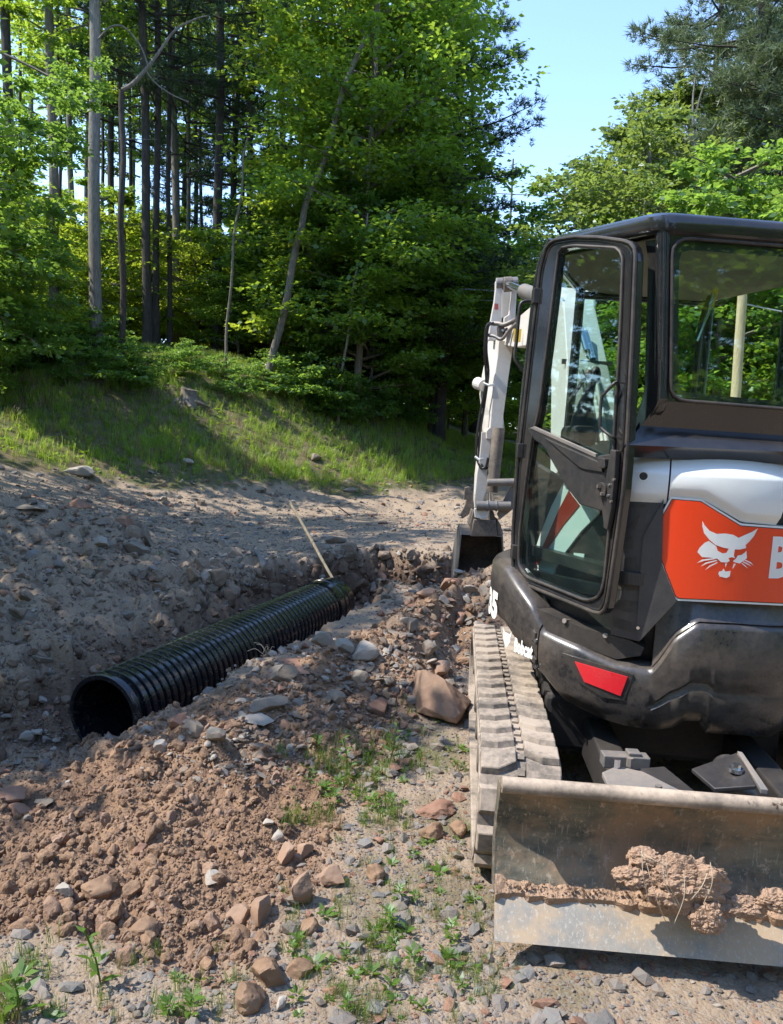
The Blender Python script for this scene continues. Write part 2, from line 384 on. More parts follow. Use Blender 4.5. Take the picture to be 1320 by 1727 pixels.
# ------------------------------------------------------------------ terrain
TP = [ (0,778,12.5),(100,800,13),(200,818,13.5),(450,830,15),(640,830,16.5),(780,815,19),(870,812,20),
 (0,870,8.5),(200,900,9),(380,935,9.8),(560,915,10.2),(700,930,9.6),(780,895,11),
 (0,1000,6.6),(150,1000,7.2),(250,950,8.2),(320,940,9.0),(-300,950,7.0),(-300,1200,5),
 (0,640,16.5),(150,622,17.5),(300,628,18.5),(450,662,19.5),(600,692,21.5),(700,716,25),(780,733,32),
 (150,730,15),(300,740,16),(450,765,16.8),(560,778,17.6),(700,790,19.5),(850,792,21),(850,748,33),(760,765,25)]
TPW = [(p.x, p.y, p.z) for p in (onY(*q) for q in TP)]
TPW += [(-2.6,3.1,-.05),(-1.2,2.2,0),(0,1.2,0),(0,3.2,0),(.5,4.5,0),(1.5,2,0),(1.5,4,0),(3,3,0),(3,6,.05),(1.5,7,.1),(3,10,.25),(6,12,.4),(-.3,4.6,.0),
 (-4,1,0.05),(4,0,0),(-3,-3,0),(3,-4,0),(0,-8,0),(-9,-3,.5),(9,-3,0),(-9,5,1.0),(-12,12,1.9),(-16,20,3.0),(-10,30,3.4),(0,35,2.9),(8,25,1.3),(14,16,.9),(12,40,1.8),(-25,40,4.2),
 (0,60,3.0),(25,60,2),(-40,10,3.0),(30,20,1.2),(20,0,.2),(-25,-15,1.2),(20,-20,0),(-5,-30,0)]
TPW = np.array(TPW)
def _tps(P):
    n = len(P); d = np.sqrt(((P[:, None, :2]-P[None, :, :2])**2).sum(-1)); K = np.where(d > 0, d*d*np.log(d+1e-9), 0)*1.0+np.eye(n)*.6
    Q = np.c_[np.ones(n), P[:, :2]]; A_ = np.zeros((n+3, n+3)); A_[:n, :n] = K; A_[:n, n:] = Q; A_[n:, :n] = Q.T
    return np.linalg.solve(A_, np.r_[P[:, 2], 0, 0, 0])
_W = _tps(TPW)
def base_h(x, y):
    x = np.asarray(x, float); y = np.asarray(y, float); r = np.hypot(x, y); s = np.minimum(1, 58/np.maximum(r, 1e-6)); xs, ys = x*s, y*s
    h = _W[-3]+_W[-2]*xs+_W[-1]*ys
    for i in range(len(TPW)):
        d2 = (xs-TPW[i, 0])**2+(ys-TPW[i, 1])**2+1e-9; h = h+_W[i]*.5*d2*np.log(d2)
    return h
def seg_d(x, y, pts):
    """distance to a polyline and parameter of the nearest point (index units)"""
    best = np.full(np.shape(x), 1e9); par = np.zeros(np.shape(x)); side = np.zeros(np.shape(x))
    for i in range(len(pts)-1):
        ax, ay = pts[i][:2]; bx, by = pts[i+1][:2]; ux, uy = bx-ax, by-ay; L2 = ux*ux+uy*uy
        t = np.clip(((x-ax)*ux+(y-ay)*uy)/L2, 0, 1); qx, qy = x-ax-t*ux, y-ay-t*uy; d = np.hypot(qx, qy)
        m = d < best; best = np.where(m, d, best); par = np.where(m, i+t, par); side = np.where(m, np.sign(ux*qy-uy*qx), side)
    return best, par, side
PIPE_A, PIPE_B = onY(173, 1207, 5.05), onY(560, 1014, 8.55)
TR = [(-3.1, 2.7), (-2.25, 4.05), (PIPE_A.x, PIPE_A.y), ((PIPE_A.x+PIPE_B.x)/2, (PIPE_A.y+PIPE_B.y)/2), (PIPE_B.x, PIPE_B.y), (-.15, 8.95), (.75, 8.7)]
TR_F = [-.24, -.56, -.56, -.54, -.52, -.48, -.32]
CRp = [(-120,1470,.02),(0,1412,.03),(100,1362,.04),(172,1330,.06),(240,1296,.09),(330,1224,.15),(440,1128,.25),(560,1086,.30),(650,1044,.38),(740,1000,.46),(840,950,.64)]
CR = [tuple(onH(a, b, c)) for a, b, c in CRp]
FOOT = [(0,1585),(110,1600),(230,1660),(380,1712),(470,1660),(520,1570),(590,1490),(600,1400),(640,1330),(690,1270),(700,1230),(790,1190),(800,1100)]
FT = [tuple(onH(a, b, 0.0)) for a, b in FOOT]
def height(x, y, fine=True):
    x = np.asarray(x, float); y = np.asarray(y, float); h = base_h(x, y)
    near = (x > -9) & (x < 6) & (y > 0) & (y < 14)
    n1 = fbm(x*1.3, y*1.3, 0, 4, 3); n2 = fbm(x*5, y*5, 0, 4, 9)
    # mound between crest and foot
    dc, pc, sd = seg_d(x, y, CR); hc = np.interp(pc, range(len(CR)), [c[2] for c in CR]); df, pf, sf = seg_d(x, y, FT)
    w = dc/(dc+df+1e-6)
    front = sd < 0
    hm_front = hc*(1-sstep(0, 1, w))+.0
    ins = front & (sf > 0)
    hm = np.where(ins, np.maximum(h, 0)*w+hm_front, h)
    back = hc-dc*.75
    hm = np.where(~front, np.maximum(h, np.where(dc < 1.3, back, -9)), hm)
    end = sstep(0.0, .9, np.hypot(x-CR[-1][0], y-CR[-1][1]))
    dome = .66-.62*np.maximum(0, np.hypot(x-CR[-1][0]-.15, y-CR[-1][1]-.0)-.15)
    h2 = np.where(ins | ~front, np.maximum(hm, h-.02), h); h2 = np.maximum(h2, np.where(y > 4.9, dome, -9))
    # trench
    dt, pt, st = seg_d(x, y, TR); fl = np.interp(pt, range(len(TR)), TR_F)
    wl_ = np.where(st > 0, .40, .36)+.14*n1+.13*fbm(x*3.7, y*3.7, 0, 3, 83)+.10*lump(x, y, .28, 87)+.05*lump(x, y, .11, 89)-.05; lefts = .42+.75*sstep(1.6, 3.4, pt); slope = np.where(st > 0, lefts, 1.25)+.30*n2
    far = sstep(3.6, 5.0, pt); slope = slope*(1+far*1.6); wl_ = wl_+far*.22
    tr = fl+np.maximum(0, dt-wl_)*slope+.05*n2
    h3 = np.where(near, np.minimum(h2, tr), h2)
    cut = np.where(near, sstep(.02, .25, h2-tr), 0)
    moundw = np.where(ins, 1.0, 0)*sstep(0, .25, 1-w)+np.where((~front) & (dc < 1.0) & (y < 8), sstep(1.0, .3, dc), 0)
    moundw = np.clip(moundw+np.where((dome > 0) & (y > 4.9), sstep(0, .15, dome), 0), 0, 1)
    if fine:
        rough = np.where(near, .3+.7*np.maximum(moundw, cut), .25)
        fade = sstep(40, 6, np.hypot(x, y))
        d = .045*n1*rough+.024*n2*rough
        d = d+(lump(x, y, .22, 5)*.075+lump(x, y, .09, 7)*.045-.055)*moundw*.9+(lump(x, y, .34, 23)*.16+lump(x, y, .15, 21)*.09+.07*fbm(x*3.1, y*3.1, 0, 4, 29)-.10)*cut
        d = d+(lump(x, y, .05, 8)*.022*(.25+moundw*.75)+fbm(x*22, y*22, 0, 3, 31)*.008)*fade
        bank = sstep(12.5, 15, y)*sstep(26, 20, y)
        d = d+bank*(fbm(x*.6, y*.6, 0, 3, 41)*.18+fbm(x*2.2, y*2.2, 0, 3, 43)*.09)
        leftb = sstep(-1.0, -2.6, x-.25*(y-6))*sstep(4.2, 5.5, y)*sstep(10.2, 8.8, y)*(1-cut)
        d = d+leftb*(.14*fbm(x*2.1, y*2.1, 0, 4, 47)+lump(x, y, .3, 51)*.16+lump(x, y, .12, 53)*.09)
        h3 = h3+d
    return h3, moundw, cut
def hz(x, y): return float(height(np.array([float(x)]), np.array([float(y)]))[0][0])
def onG(px, py):
    """where the pixel's ray meets the ground"""
    d = ray(px, py); o = Vector((0, 0, EYE)); t = np.geomspace(1.2, 120, 700)
    X, Y, Z = o.x+d.x*t, o.y+d.y*t, o.z+d.z*t; H = height(X, Y)[0]; k = np.argmax(Z < H)
    if not (Z < H).any(): k = len(t)-1
    if k > 0:
        a, b = Z[k-1]-H[k-1], H[k]-Z[k]; q = a/(a+b+1e-9); tt = t[k-1]+(t[k]-t[k-1])*q
    else: tt = t[0]
    return o+d*tt
angs = np.unique(np.concatenate([np.linspace(-180, -42, 50), np.linspace(-42, 36, 600), np.linspace(38, 180, 50)])) [:-1]
rad = np.concatenate([np.array([.05, .3, .6]), np.geomspace(.9, 12, 470), np.geomspace(12.15, 60, 150), np.array([75, 100, 150, 250, 420, 700])])
AA, RR = np.meshgrid(np.radians(angs), rad); GX, GY = RR*np.sin(AA), RR*np.cos(AA)
GH, GM, GC = height(GX.ravel(), GY.ravel())
nA, nR = len(angs), len(rad)
ii, jj = np.meshgrid(np.arange(nR-1), np.arange(nA), indexing='ij'); j2 = (jj+1) % nA
F = np.stack([ii*nA+jj, ii*nA+j2, (ii+1)*nA+j2, (ii+1)*nA+jj], -1).reshape(-1, 4)[:, ::-1]
me = np_mesh('ground', np.c_[GX.ravel(), GY.ravel(), GH], F, smooth=True)
gx, gy = GX.ravel(), GY.ravel()
TOEX, TOEY = [-14, -9, -6.4, -5.6, -4.8, -2.4, -.25, 1.8, 3.3, 9], [9.6, 11.2, 12.3, 12.9, 13.4, 14.9, 16.4, 18.8, 19.8, 23]
def soil_masks(gx, gy, m, c):
    n = fbm(gx*.8, gy*.8, 0, 4, 77); nf = fbm(gx*4.5, gy*4.5, 0, 4, 78)
    toe = np.interp(gx, TOEX, TOEY)
    green = sstep(.0, .18, gy-toe+n*.35+nf*.5)
    n_ = fbm(gx*1.7, gy*1.7, 0, 4, 99)
    red = np.clip(m*(.72+n_*.7)*sstep(6.5, 3.4, gy+gx*-.3)+m*.35+c*.35+n*.3+.05+.5*sstep(.6,.2,np.hypot(gx-.5,gy-5.9)), 0, 1)*(1-green)
    # grass-grown ground in front, right of the spoil
    fg = sstep(-.25, .1, gx)*sstep(4.6, 4.0, gy)*sstep(.9, .5, gx)*.75+sstep(-.9, -1.5, gx)*sstep(2.6, 2.1, gy)*.6
    green = np.clip(np.maximum(green, fg*sstep(-.1, .4, fbm(gx*3, gy*3, 0, 3, 5))*(1-m)), 0, 1)
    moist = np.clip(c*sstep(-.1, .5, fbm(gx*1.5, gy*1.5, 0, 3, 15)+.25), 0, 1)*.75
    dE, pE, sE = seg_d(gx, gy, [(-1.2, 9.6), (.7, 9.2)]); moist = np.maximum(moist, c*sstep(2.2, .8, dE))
    paved = sstep(1.2, .5, np.abs(gy-33.5-.1*(gx-3)))*sstep(-1, 0, gx-2.2)
    return red, green, moist, paved
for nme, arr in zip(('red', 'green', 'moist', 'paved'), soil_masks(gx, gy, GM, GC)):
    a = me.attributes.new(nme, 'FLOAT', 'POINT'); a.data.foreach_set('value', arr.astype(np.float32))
ground = link('ground', me, M['ground'], kind='structure')
_R = np.array(CM.to_3x3()); _Q = np.c_[gx, gy, GH-EYE]@_R; _ok = (_Q[:, 2] < -.5) & (gy > .8)
VX, VY, VZ = gx[_ok], gy[_ok], GH[_ok]; VPX = CX+FPX*_Q[_ok, 0]/-_Q[_ok, 2]; VPY = CY-FPX*_Q[_ok, 1]/-_Q[_ok, 2]
_slow = onG
def onG(px, py):
    k = np.nonzero((np.abs(VPX-px) < 5) & (np.abs(VPY-py) < 5))[0]
    if len(k) < 1: return _slow(px, py)
    y0 = VY[k].min(); k = k[VY[k] < y0*1.05+.05]; w = 1/((VPX[k]-px)**2+(VPY[k]-py)**2+.3)
    return onY(px, py, float((VY[k]*w).sum()/w.sum()))
def pix_pts(n, x0, y0, x1, y1, rg):
    return np.array([onG(a, b)[:] for a, b in zip(rg.uniform(x0, x1, n), rg.uniform(y0, y1, n))])
# ================================================================== excavator
EX = empty('mini_excavator', (1.36, 3.87, 0), label='white, black and orange compact excavator with rubber tracks, open cab door and rear dozer blade', cat='excavator')
def exo(o):                       # keep world placement while parenting under the excavator Empty
    o.parent = EX; o.matrix_parent_inverse = Matrix.Translation((-1.36, -3.87, 0)); return o
HC = (1.36, 3.87); HR = .82
def cph(px, py, r=HR):
    p = oncyl(px, py, HC, r); return (math.atan2(p.x-HC[0], HC[1]-p.y), p.z)
def cpt(phi, h, r=HR):
    return Vector((HC[0]+r*math.sin(phi), HC[1]-r*math.cos(phi), h))
def patch(pix, r0, r1, rows=3, cols=None, rp=None, uvpoly=None):
    """a curved plate lying on the round tail between radii r0 and r1 with the given pixel outline"""
    poly = uvpoly
    if poly is None:
        dense = []
        for i in range(len(pix)):
            a, b = pix[i], pix[(i+1) % len(pix)]; n = max(2, int(math.hypot(b[0]-a[0], b[1]-a[1])/14))
            for k in range(n): dense.append((a[0]+(b[0]-a[0])*k/n, a[1]+(b[1]-a[1])*k/n))
        poly = [cph(x, y, rp or r1) for x, y in dense]
    us = [p[0] for p in poly]; u0, u1 = min(us), max(us); N = cols or max(4, int((u1-u0)/.035))
    U = sorted(set([u0+(u1-u0)*k/N for k in range(N+1)]+[u for u in (p[0] for p in (uvpoly or [cph(*q, rp or r1) for q in pix]))]))
    U = [U[0]]+[U[i] for i in range(1, len(U)) if U[i]-U[i-1] > 1e-4]; rings = []
    for u in U:
        uu = min(max(u, u0+1e-4), u1-1e-4); hs = []
        for i in range(len(poly)):
            a, b = poly[i], poly[(i+1) % len(poly)]
            if (a[0] <= uu < b[0]) or (b[0] <= uu < a[0]): hs.append(a[1]+(b[1]-a[1])*(uu-a[0])/(b[0]-a[0]))
        if len(hs) < 2: continue
        lo, hi = min(hs), max(hs)
        rings.append([cpt(u, lo+(hi-lo)*k/rows, r1) for k in range(rows+1)]+[cpt(u, lo+(hi-lo)*k/rows, r0) for k in range(rows, -1, -1)])
    return MB().loft(rings)
# ---------------------------------------------------------------- tracks and undercarriage
HD = R_(-5.0)                                  # undercarriage heading
UR = Matrix.Rotation(HD, 3, 'Z'); TO = Vector((.385, 2.72, 0))   # rear left corner of the left track
def U(x, y, z): return TO+UR @ Vector((x, y, z))
TL, THt, TW = 2.42, .495, .32
def belt(off):
    """closed loop (y, z) of a track run at distance off outside the belt's centre line"""
    r = THt/2-.03; out = []
    r2 = r+off
    for k in range(13): q = math.pi*k/12; out.append((r+.03-r2*math.sin(q), r+.03+r2*math.cos(q)))
    for k in range(13): q = math.pi*k/12; out.append((TL-r-.03+r2*math.sin(q), r+.03-r2*math.cos(q)))
    return out
def beltpos(s):
    """position along the belt centre line -> (y, z, ny, nz); s in metres from the top rear"""
    r = THt/2-.03; L = TL-2*r-.06; P = 2*L+2*math.pi*r; s %= P; a = r+.03
    if s < L: return (a+s, 2*r+.03, 0, 1)
    s -= L
    if s < math.pi*r: q = s/r; return (a+L+r*math.sin(q), a+r*math.cos(q), math.sin(q), math.cos(q))
    s -= math.pi*r
    if s < L: return (a+L-s, .03, 0, -1)
    s -= L; q = s/r; return (a-r*math.sin(q), a-r*math.cos(q), -math.sin(q), -math.cos(q))
BP = 2*(TL-2*(THt/2-.03)-.06)+2*math.pi*(THt/2-.03)
def make_track(x0, mirror):
    trk = exo(bpy.data.objects.new('rubber_track', None)); COL.objects.link(trk)
    o_, i_ = resamp([Vector((0, y, z)) for y, z in belt(.006)], 72), resamp([Vector((0, y, z)) for y, z in belt(-.035)], 72)
    mb = MB(); mb.ringplate([U(x0, p.y, p.z) for p in o_], [U(x0, p.y, p.z) for p in i_], UR @ Vector((TW, 0, 0)))
    b = mb.build('belt', M['rubber'], trk, bevel=.006)
    n = 36; pitch = BP/n; pads = {}
    for side in (0, 1):
        # the pad: a raised chevron block with a chamfered crest
        for k in range(n):
            s0 = k*pitch+(pitch*.45 if side else 0); xa, xb = ((.004, TW*.50-.012) if side == 0 else (TW*.50+.018, TW-.004))
            V = []
            for (ds, hh) in ((0, .0), (.014, .026), (pitch*.60, .030), (pitch*.74, .0)):
                for xx, sh in ((xa, .0 if side == 0 else .024), ((xa+xb)/2, .0), (xb, .024 if side == 0 else .0)):
                    y, z, ny, nz = beltpos(s0+ds+sh*1.5); e = .005 if xx in (xa, xb) and hh else 0
                    V.append(U(x0+xx+(e if xx == xa else -e if xx == xb else 0), y+ny*(hh+.004), z+nz*(hh+.004)))
            F = [(r*3+c, r*3+c+1, r*3+c+4, r*3+c+3) for r in range(3) for c in range(2)]+[(0, 3, 6, 9), (2, 11, 8, 5), (0, 1, 2, 11, 10, 9)]
            MB().add(V, F).build('track_pad', M['rubber'], trk, bevel=.003, seg=1)
    # fine cross cleats in the middle groove
    for k in range(n*2):
        y, z, ny, nz = beltpos(k*pitch/2); y2, z2, _, _ = beltpos(k*pitch/2+pitch*.22); V = []
        for dh in (.002, .016):
            for xx, (yy, zz) in ((TW*.5-.010, (y, z)), (TW*.5+.016, (y, z)), (TW*.5+.016, (y2, z2)), (TW*.5-.010, (y2, z2))):
                V.append(U(x0+xx, yy+ny*dh, zz+nz*dh))
        MB().hexa(V).build('groove_cleat', M['rubber'], trk)
    # sprocket, idler, rollers and frame rail
    r = THt/2-.075
    for yy, nm, rr in ((THt/2, 'idler_wheel', r), (TL-THt/2, 'drive_sprocket', r)):
        w = MB(); w.cyl(U(x0+.06, yy, THt/2), U(x0+TW-.06, yy, THt/2), rr, 28); w.cyl(U(x0+.02, yy, THt/2), U(x0+TW-.02, yy, THt/2), rr*.45, 16)
        w.build(nm, M['iron'], trk, bevel=.006)
    for k in range(4):
        yy = .52+k*.42; w = MB(); w.cyl(U(x0+.03, yy, .13), U(x0+TW-.03, yy, .13), .068, 16); w.build('track_roller', M['iron'], trk, bevel=.006)
    w = MB(); w.hexa([U(x0+a, b, c) for c in (.16, .36) for a, b in ((.035, .30), (TW-.035, .30), (TW-.035, TL-.35), (.035, TL-.35))])
    w.build('track_frame', M['steel'], trk, bevel=.015); return trk
make_track(0.0, False); make_track(1.43, True)
# lower frame: cross beam, turntable, blade arms, cover plate, hose fittings
lf = exo(MB().hexa([U(a, b, c) for c in (.24, .52) for a, b in ((.33, .85), (1.42, .85), (1.42, 1.75), (.33, 1.75))]).build('lower_frame', M['under'], bevel=.03))
mb = MB(); c0 = U(.875, 1.22, .50); mb.cyl(c0, c0+Vector((0, 0, .16)), .36, 40); exo(mb.build('turntable_ring', M['under'], bevel=.008))
for xa in (.52, 1.16):
    mb = MB(); mb.hexa([U(xa+a, b, c+d) for (b, c, d) in ((1.2, .30, 0),) for a in (0,) for b, c, d in ()] or
        [U(xa, -.13, .25), U(xa+.11, -.13, .25), U(xa+.11, 1.0, .22), U(xa, 1.0, .22), U(xa, -.13, .40), U(xa+.11, -.13, .40), U(xa+.11, 1.0, .42), U(xa, 1.0, .42)])
    exo(mb.build('blade_arm', M['under'], bevel=.01))
gp = [onH(*q, .50) for q in ((1015, 1302), (1040, 1291), (1085, 1301), (1172, 1345), (1100, 1356), (1028, 1330))]
exo(MB().prism(gp, (0, 0, -.02)).build('cover_plate', M['plate'], bevel=.004))
g2 = [onH(*q, .49) for q in ((1072, 1296), (1120, 1292), (1182, 1342), (1160, 1340))]
exo(MB().prism(g2, (0, 0, -.03)).build('cover_plate', M['under'], bevel=.004))
for q in ((1040, 1286), (1062, 1284), (1110, 1331)):
    p = onH(*q, .52); b = MB(); b.cyl(p-Vector((0, 0, .02)), p+Vector((0, 0, .014)), .013, 6); exo(b.build('bolt', M['chrome'] if q[0] == 1040 else M['steel']))
b = MB(); p = onH(1038, 1290, .49); b.box(p+Vector((.05, .05, 0)), (.18, .06, .05)); b.box(p+Vector((.08, .05, .02)), (.05, .05, .04)); exo(b.build('valve_block', M['steel'], bevel=.004))
# centre blade cylinder with its guard plate
p1, p2 = onH(1240, 1340, .42), onH(1190, 1300, .50)
mb = MB(); mb.cyl(onH(1240, 1352, .40), onH(1225, 1290, .46), .055, 20); exo(mb.build('blade_cylinder', M['under'], bevel=.004))
mb = MB(); mb.tube([onH(1205, 1352, .42)+Vector((0, 0, 0)), onH(1215, 1335, .46), onH(1240, 1328, .48), onH(1265, 1337, .46), onH(1275, 1358, .42)], .022, 10); exo(mb.build('cylinder_clevis', M['steel'], smooth=True))
exo(MB().prism([onH(1166, 1296, .52), onH(1245, 1268, .56), onH(1275, 1325, .54), onH(1205, 1330, .5)], (0, 0, -.015)).build('guard_plate', M['under'], bevel=.003))
exo(MB().prism([onH(1243, 1266, .57), onH(1252, 1268, .57), onH(1296, 1332, .53), onH(1283, 1330, .53)], (0, 0, -.02)).build('guard_edge', M['plate'], bevel=.003))
b = MB(); p = onH(1241, 1297, .55); b.cyl(p, p+Vector((0, 0, .02)), .016, 6); b.cyl(p-Vector((0, 0, .01)), p+Vector((0, 0, .004)), .026, 12); exo(b.build('bolt', M['chrome']))
# ---------------------------------------------------------------- dozer blade
BA = R_(-2.6); BR = Matrix.Rotation(BA, 3, 'Z'); BO = onY(834, 1502, 2.42); BW = 1.76
# profile (forward offset y, height) from the cutting edge up to the rolled lip; the concave face looks back at the camera
def bl(x, y, z): return Vector((BO.x, BO.y, 0))+BR @ Vector((x, y, 0))+Vector((0, 0, z))
zt, zm, zb = onY(836, 1328, 2.40).z, onY(834, 1502, 2.42).z, onY(835, 1577, 2.36).z
face = [(0.0, zm), (.018, zm+.03), (.045, zm+.09), (.062, zm+.15), (.060, zm+.21), (.040, zm+.26), (.012, zt-.02), (-.012, zt-.004)]
bk = [(y+.014, z+.002) for y, z in face][::-1]
blade = exo(MB().loft([[bl(x, y, z) for y, z in face+bk] for x in (0, BW)]).build('dozer_blade', M['blade'], smooth=True))
blade_pi = lambda o: (setattr(o, 'parent', blade), o)[1]
MB().tube([bl(x, -.004, zt+.004) for x in (-.004, BW+.004)], .027, 18).build('rolled_lip', M['lip'], blade, smooth=True)
MB().loft([[bl(x, y, z) for y, z in ((-.002, zm-.002), (.014, zm+.012), (-.078, zb+.003), (-.090, zb))] for x in (0, .6, 1.2, BW)]).build('cutting_edge', M['edge'], blade)
for x in (-.006, BW-.004):
    MB().prism([bl(x, y, z) for y, z in face+[(.10, zt-.02), (.13, zm+.12), (.06, zm)]], BR @ Vector((.010, 0, 0))).build('end_plate', M['blade'], blade, bevel=.002)
for k, (x, z) in enumerate(((.62, .30), (1.14, .30))):
    MB().hexa([bl(x+a, b, c) for c in (zm+.04, zm+.2) for a, b in ((0, .085), (.12, .085), (.12, .26), (0, .26))]).build('blade_bracket', M['under'], blade, bevel=.008)
# ---------------------------------------------------------------- counterweight and skirts on the round tail
def pxs(lst, r=HR): return [cph(x, y, r) for x, y in lst]
topc = pxs([(843, 947), (852, 972), (868, 996), (895, 1024)], .79)
ph_c = lambda x, y: cph(x, y, HR)[0]
# heights of skirt top and bottom along phi, read off the photograph
TT = pxs([(849, 955), (862, 976), (880, 1000), (897, 1022), (915, 1064), (975, 1090), (1039, 1119), (1097, 1129), (1113, 1111), (1137, 1076), (1177, 1050), (1240, 1053), (1319, 1058)])
BB = pxs([(846, 1062), (868, 1100), (905, 1143), (940, 1183), (1010, 1217), (1062, 1232), (1112, 1238), (1140, 1234), (1156, 1223), (1185, 1224), (1195, 1243), (1250, 1247), (1319, 1250)])
def interp(tab, u, right):
    xs_ = [a for a, b in tab]; ys_ = [b for a, b in tab]; o = np.argsort(xs_)
    return float(np.interp(u, np.array(xs_)[o], np.array(ys_)[o]))
s_right = BB[-1][1]
def top_h(u):
    if u > TT[-1][0]: u = 2*TT[-1][0]-u if u < 2*TT[-1][0]-TT[8][0] else TT[8][0]
    return interp(TT, u, 0)
def bot_h(u):
    if u > BB[-1][0]: return interp(BB, min(BB[-1][0], .2), 0)
    return interp(BB, u, 0)
def skirt(u0, u1, n, name, rtop=.0, extra=0.0):
    rings = []
    for k in range(n+1):
        u = u0+(u1-u0)*k/n; t, b = top_h(u), bot_h(u); H = t-b; R = HR+.012*sstep(-1.1, -.3, u)
        prof = [(t+.012, R-.10), (t+.006, R-.035), (t-.006, R-.012), (t-.028, R), (b+H*.62, R+.004), (b+H*.46, R+.002), (b+H*.42, R-.012), (b+H*.38, R-.012), (b+H*.34, R-.004), (b+H*.16, R-.016), (b+.03, R-.034), (b, R-.062), (b+.005, R-.16)]
        if u < ph_c(1097, 1150):   # no pressed groove left of the corner
            prof = [(t+.012, R-.10), (t+.006, R-.035), (t-.006, R-.012), (t-.026, R), (b+H*.7, R+.004), (b+H*.55, R+.004), (b+H*.45, R+.002), (b+H*.38, R), (b+H*.28, R-.004), (b+H*.16, R-.014), (b+.03, R-.032), (b, R-.055), (b+.005, R-.16)]
        rings.append([cpt(u, h, r) for h, r in prof])
    return MB().loft(rings, caps=True, closed=True)
us = ph_c(906, 1110)
cw = exo(skirt(us+.006, R_(118), 150, 'counterweight').build('counterweight', M['skirt'], smooth=True))
ls = exo(skirt(R_(-150), us-.002, 60, 'side_skirt').build('side_skirt', M['skirt'], smooth=True))
# scalloped hinge cut-outs on the seam
for q in ((903, 1072), (903, 1116)):
    u, h = cph(*q); b = MB(); b.tube([cpt(u-.012, h+.022, HR+.003), cpt(u+.004, h+.012, HR+.006), cpt(u+.004, h-.012, HR+.006), cpt(u-.012, h-.022, HR+.003)], .008, 8); b.build('hinge_notch', M['rubberdark'], ls, smooth=True)
    ls.children[-1].parent = ls
    b = MB(); b.cyl(cpt(u+.012, h-.02, HR+.0), cpt(u+.012, h-.02, HR+.012), .010, 8); b.build('hinge_bolt', M['chrome'], ls)
# reflector set in a recess
patch([(948, 1102), (1068, 1138), (1052, 1182), (1016, 1176), (975, 1150)], HR+.0, HR+.0195, rows=3).build('reflector_recess', M['blackdull'], cw)
patch([(969, 1116), (1058, 1142), (1046, 1174), (985, 1150)], HR+.016, HR+.026, rows=2).build('red_reflector', M['redreflector'], cw, bevel=.002)
# shelf between the skirt top and the cab on the left rear, with two slots
patch([(897, 1023), (915, 1064), (975, 1088), (1039, 1112), (1080, 1106), (1086, 1092), (1060, 1079), (980, 1058)], HR-.16, HR-.02, rows=2).build('side_step', M['blackdull'], cw, bevel=.006)
for q in ((949, 1049), (1019, 1074)):
    u, h = cph(*q); b = MB(); b.cyl(cpt(u, h-.004, HR-.05), cpt(u, h+.004, HR-.01), .011, 10); b.build('step_bolt', M['steel'], cw)
# sloping shoulder between counterweight and orange panel
rings = []
ul, ur = ph_c(1100, 1118), R_(70)
for k in range(61):
    u = ul+(ur-ul)*k/60; t = top_h(u); hi = 1.125
    rings.append([cpt(u, t+.004, HR-.004), cpt(u, t+.02, HR-.02), cpt(u, max(hi, t+.03), HR-.045), cpt(u, max(hi, t+.03)+.01, HR-.2), cpt(u, t-.02, HR-.2)])
MB().loft(rings).build('shoulder', M['skirt'], cw, smooth=True)
# inner house core that closes the body
mb = MB(); mb.loft([[cpt(R_(a), h, r) for a in range(-180, 180, 6)] for h, r in ((.62, .45), (.66, .66), (.9, .70), (.98, .70), (1.0, .50), (1.60, .48), (1.62, .3))])
exo(mb.build('house_core', M['under']))
# ---------------------------------------------------------------- hood
HT = pxs([(1040, 756), (1060, 757), (1130, 758), (1200, 760), (1260, 764), (1319, 768)], .76)
low = pxs([(1000, 832), (1055, 833), (1127, 836), (1129, 826), (1190, 830), (1255, 867), (1319, 873)], HR)
lowR = [a for a, b in low]; lowH = [b for a, b in low]
def hood_low(u):
    if u <= lowR[-1]: return float(np.interp(u, lowR, lowH))
    m = 2*R_(6)-u
    return float(np.interp(max(m, lowR[3]+.001), lowR, lowH)) if u > R_(6) else lowH[-1]
def hood_part(u0, u1, n):
    rings = []
    for k in range(n+1):
        u = u0+(u1-u0)*k/n; lo = hood_low(u); R = HR+.010
        prof = [(lo-.034, R-.024), (lo-.024, R-.018), (lo, R-.001), (lo+.012, R+.002), (lo+(1.605-lo)*.5, R+.003), (1.600, R), (1.612, R-.003), (1.65, R-.036), (1.69, R-.075), (1.706, R-.105), (1.71, R-.16), (1.66, R-.2), (1.2, R-.12), (lo-.034, R-.12)]
        rings.append([cpt(u, h, r) for h, r in prof])
    return MB().loft(rings)
uh = ph_c(1129, 800)
hood = exo(hood_part(uh+.006, R_(95), 110).build('rear_hood', M['white'], smooth=True))
hl = exo(hood_part(ph_c(1022, 800), uh-.002, 24).build('hood_side', M['white'], smooth=True))
u, h = cph(1085, 803, HR+.01); b = MB(); b.cyl(cpt(u, h, HR-.02), cpt(u, h, HR+.0145), .0165, 24); b.build('lock_recess', M['blackdull'], hl, bevel=.002)
b = MB(); b.tube([cpt(u+.0185/HR*math.cos(q), h+.0185*math.sin(q), HR+.013) for q in [2*math.pi*k/20 for k in range(20)]], .003, 6, closed=True); b.build('lock_ring', M['white'], hl, smooth=True)
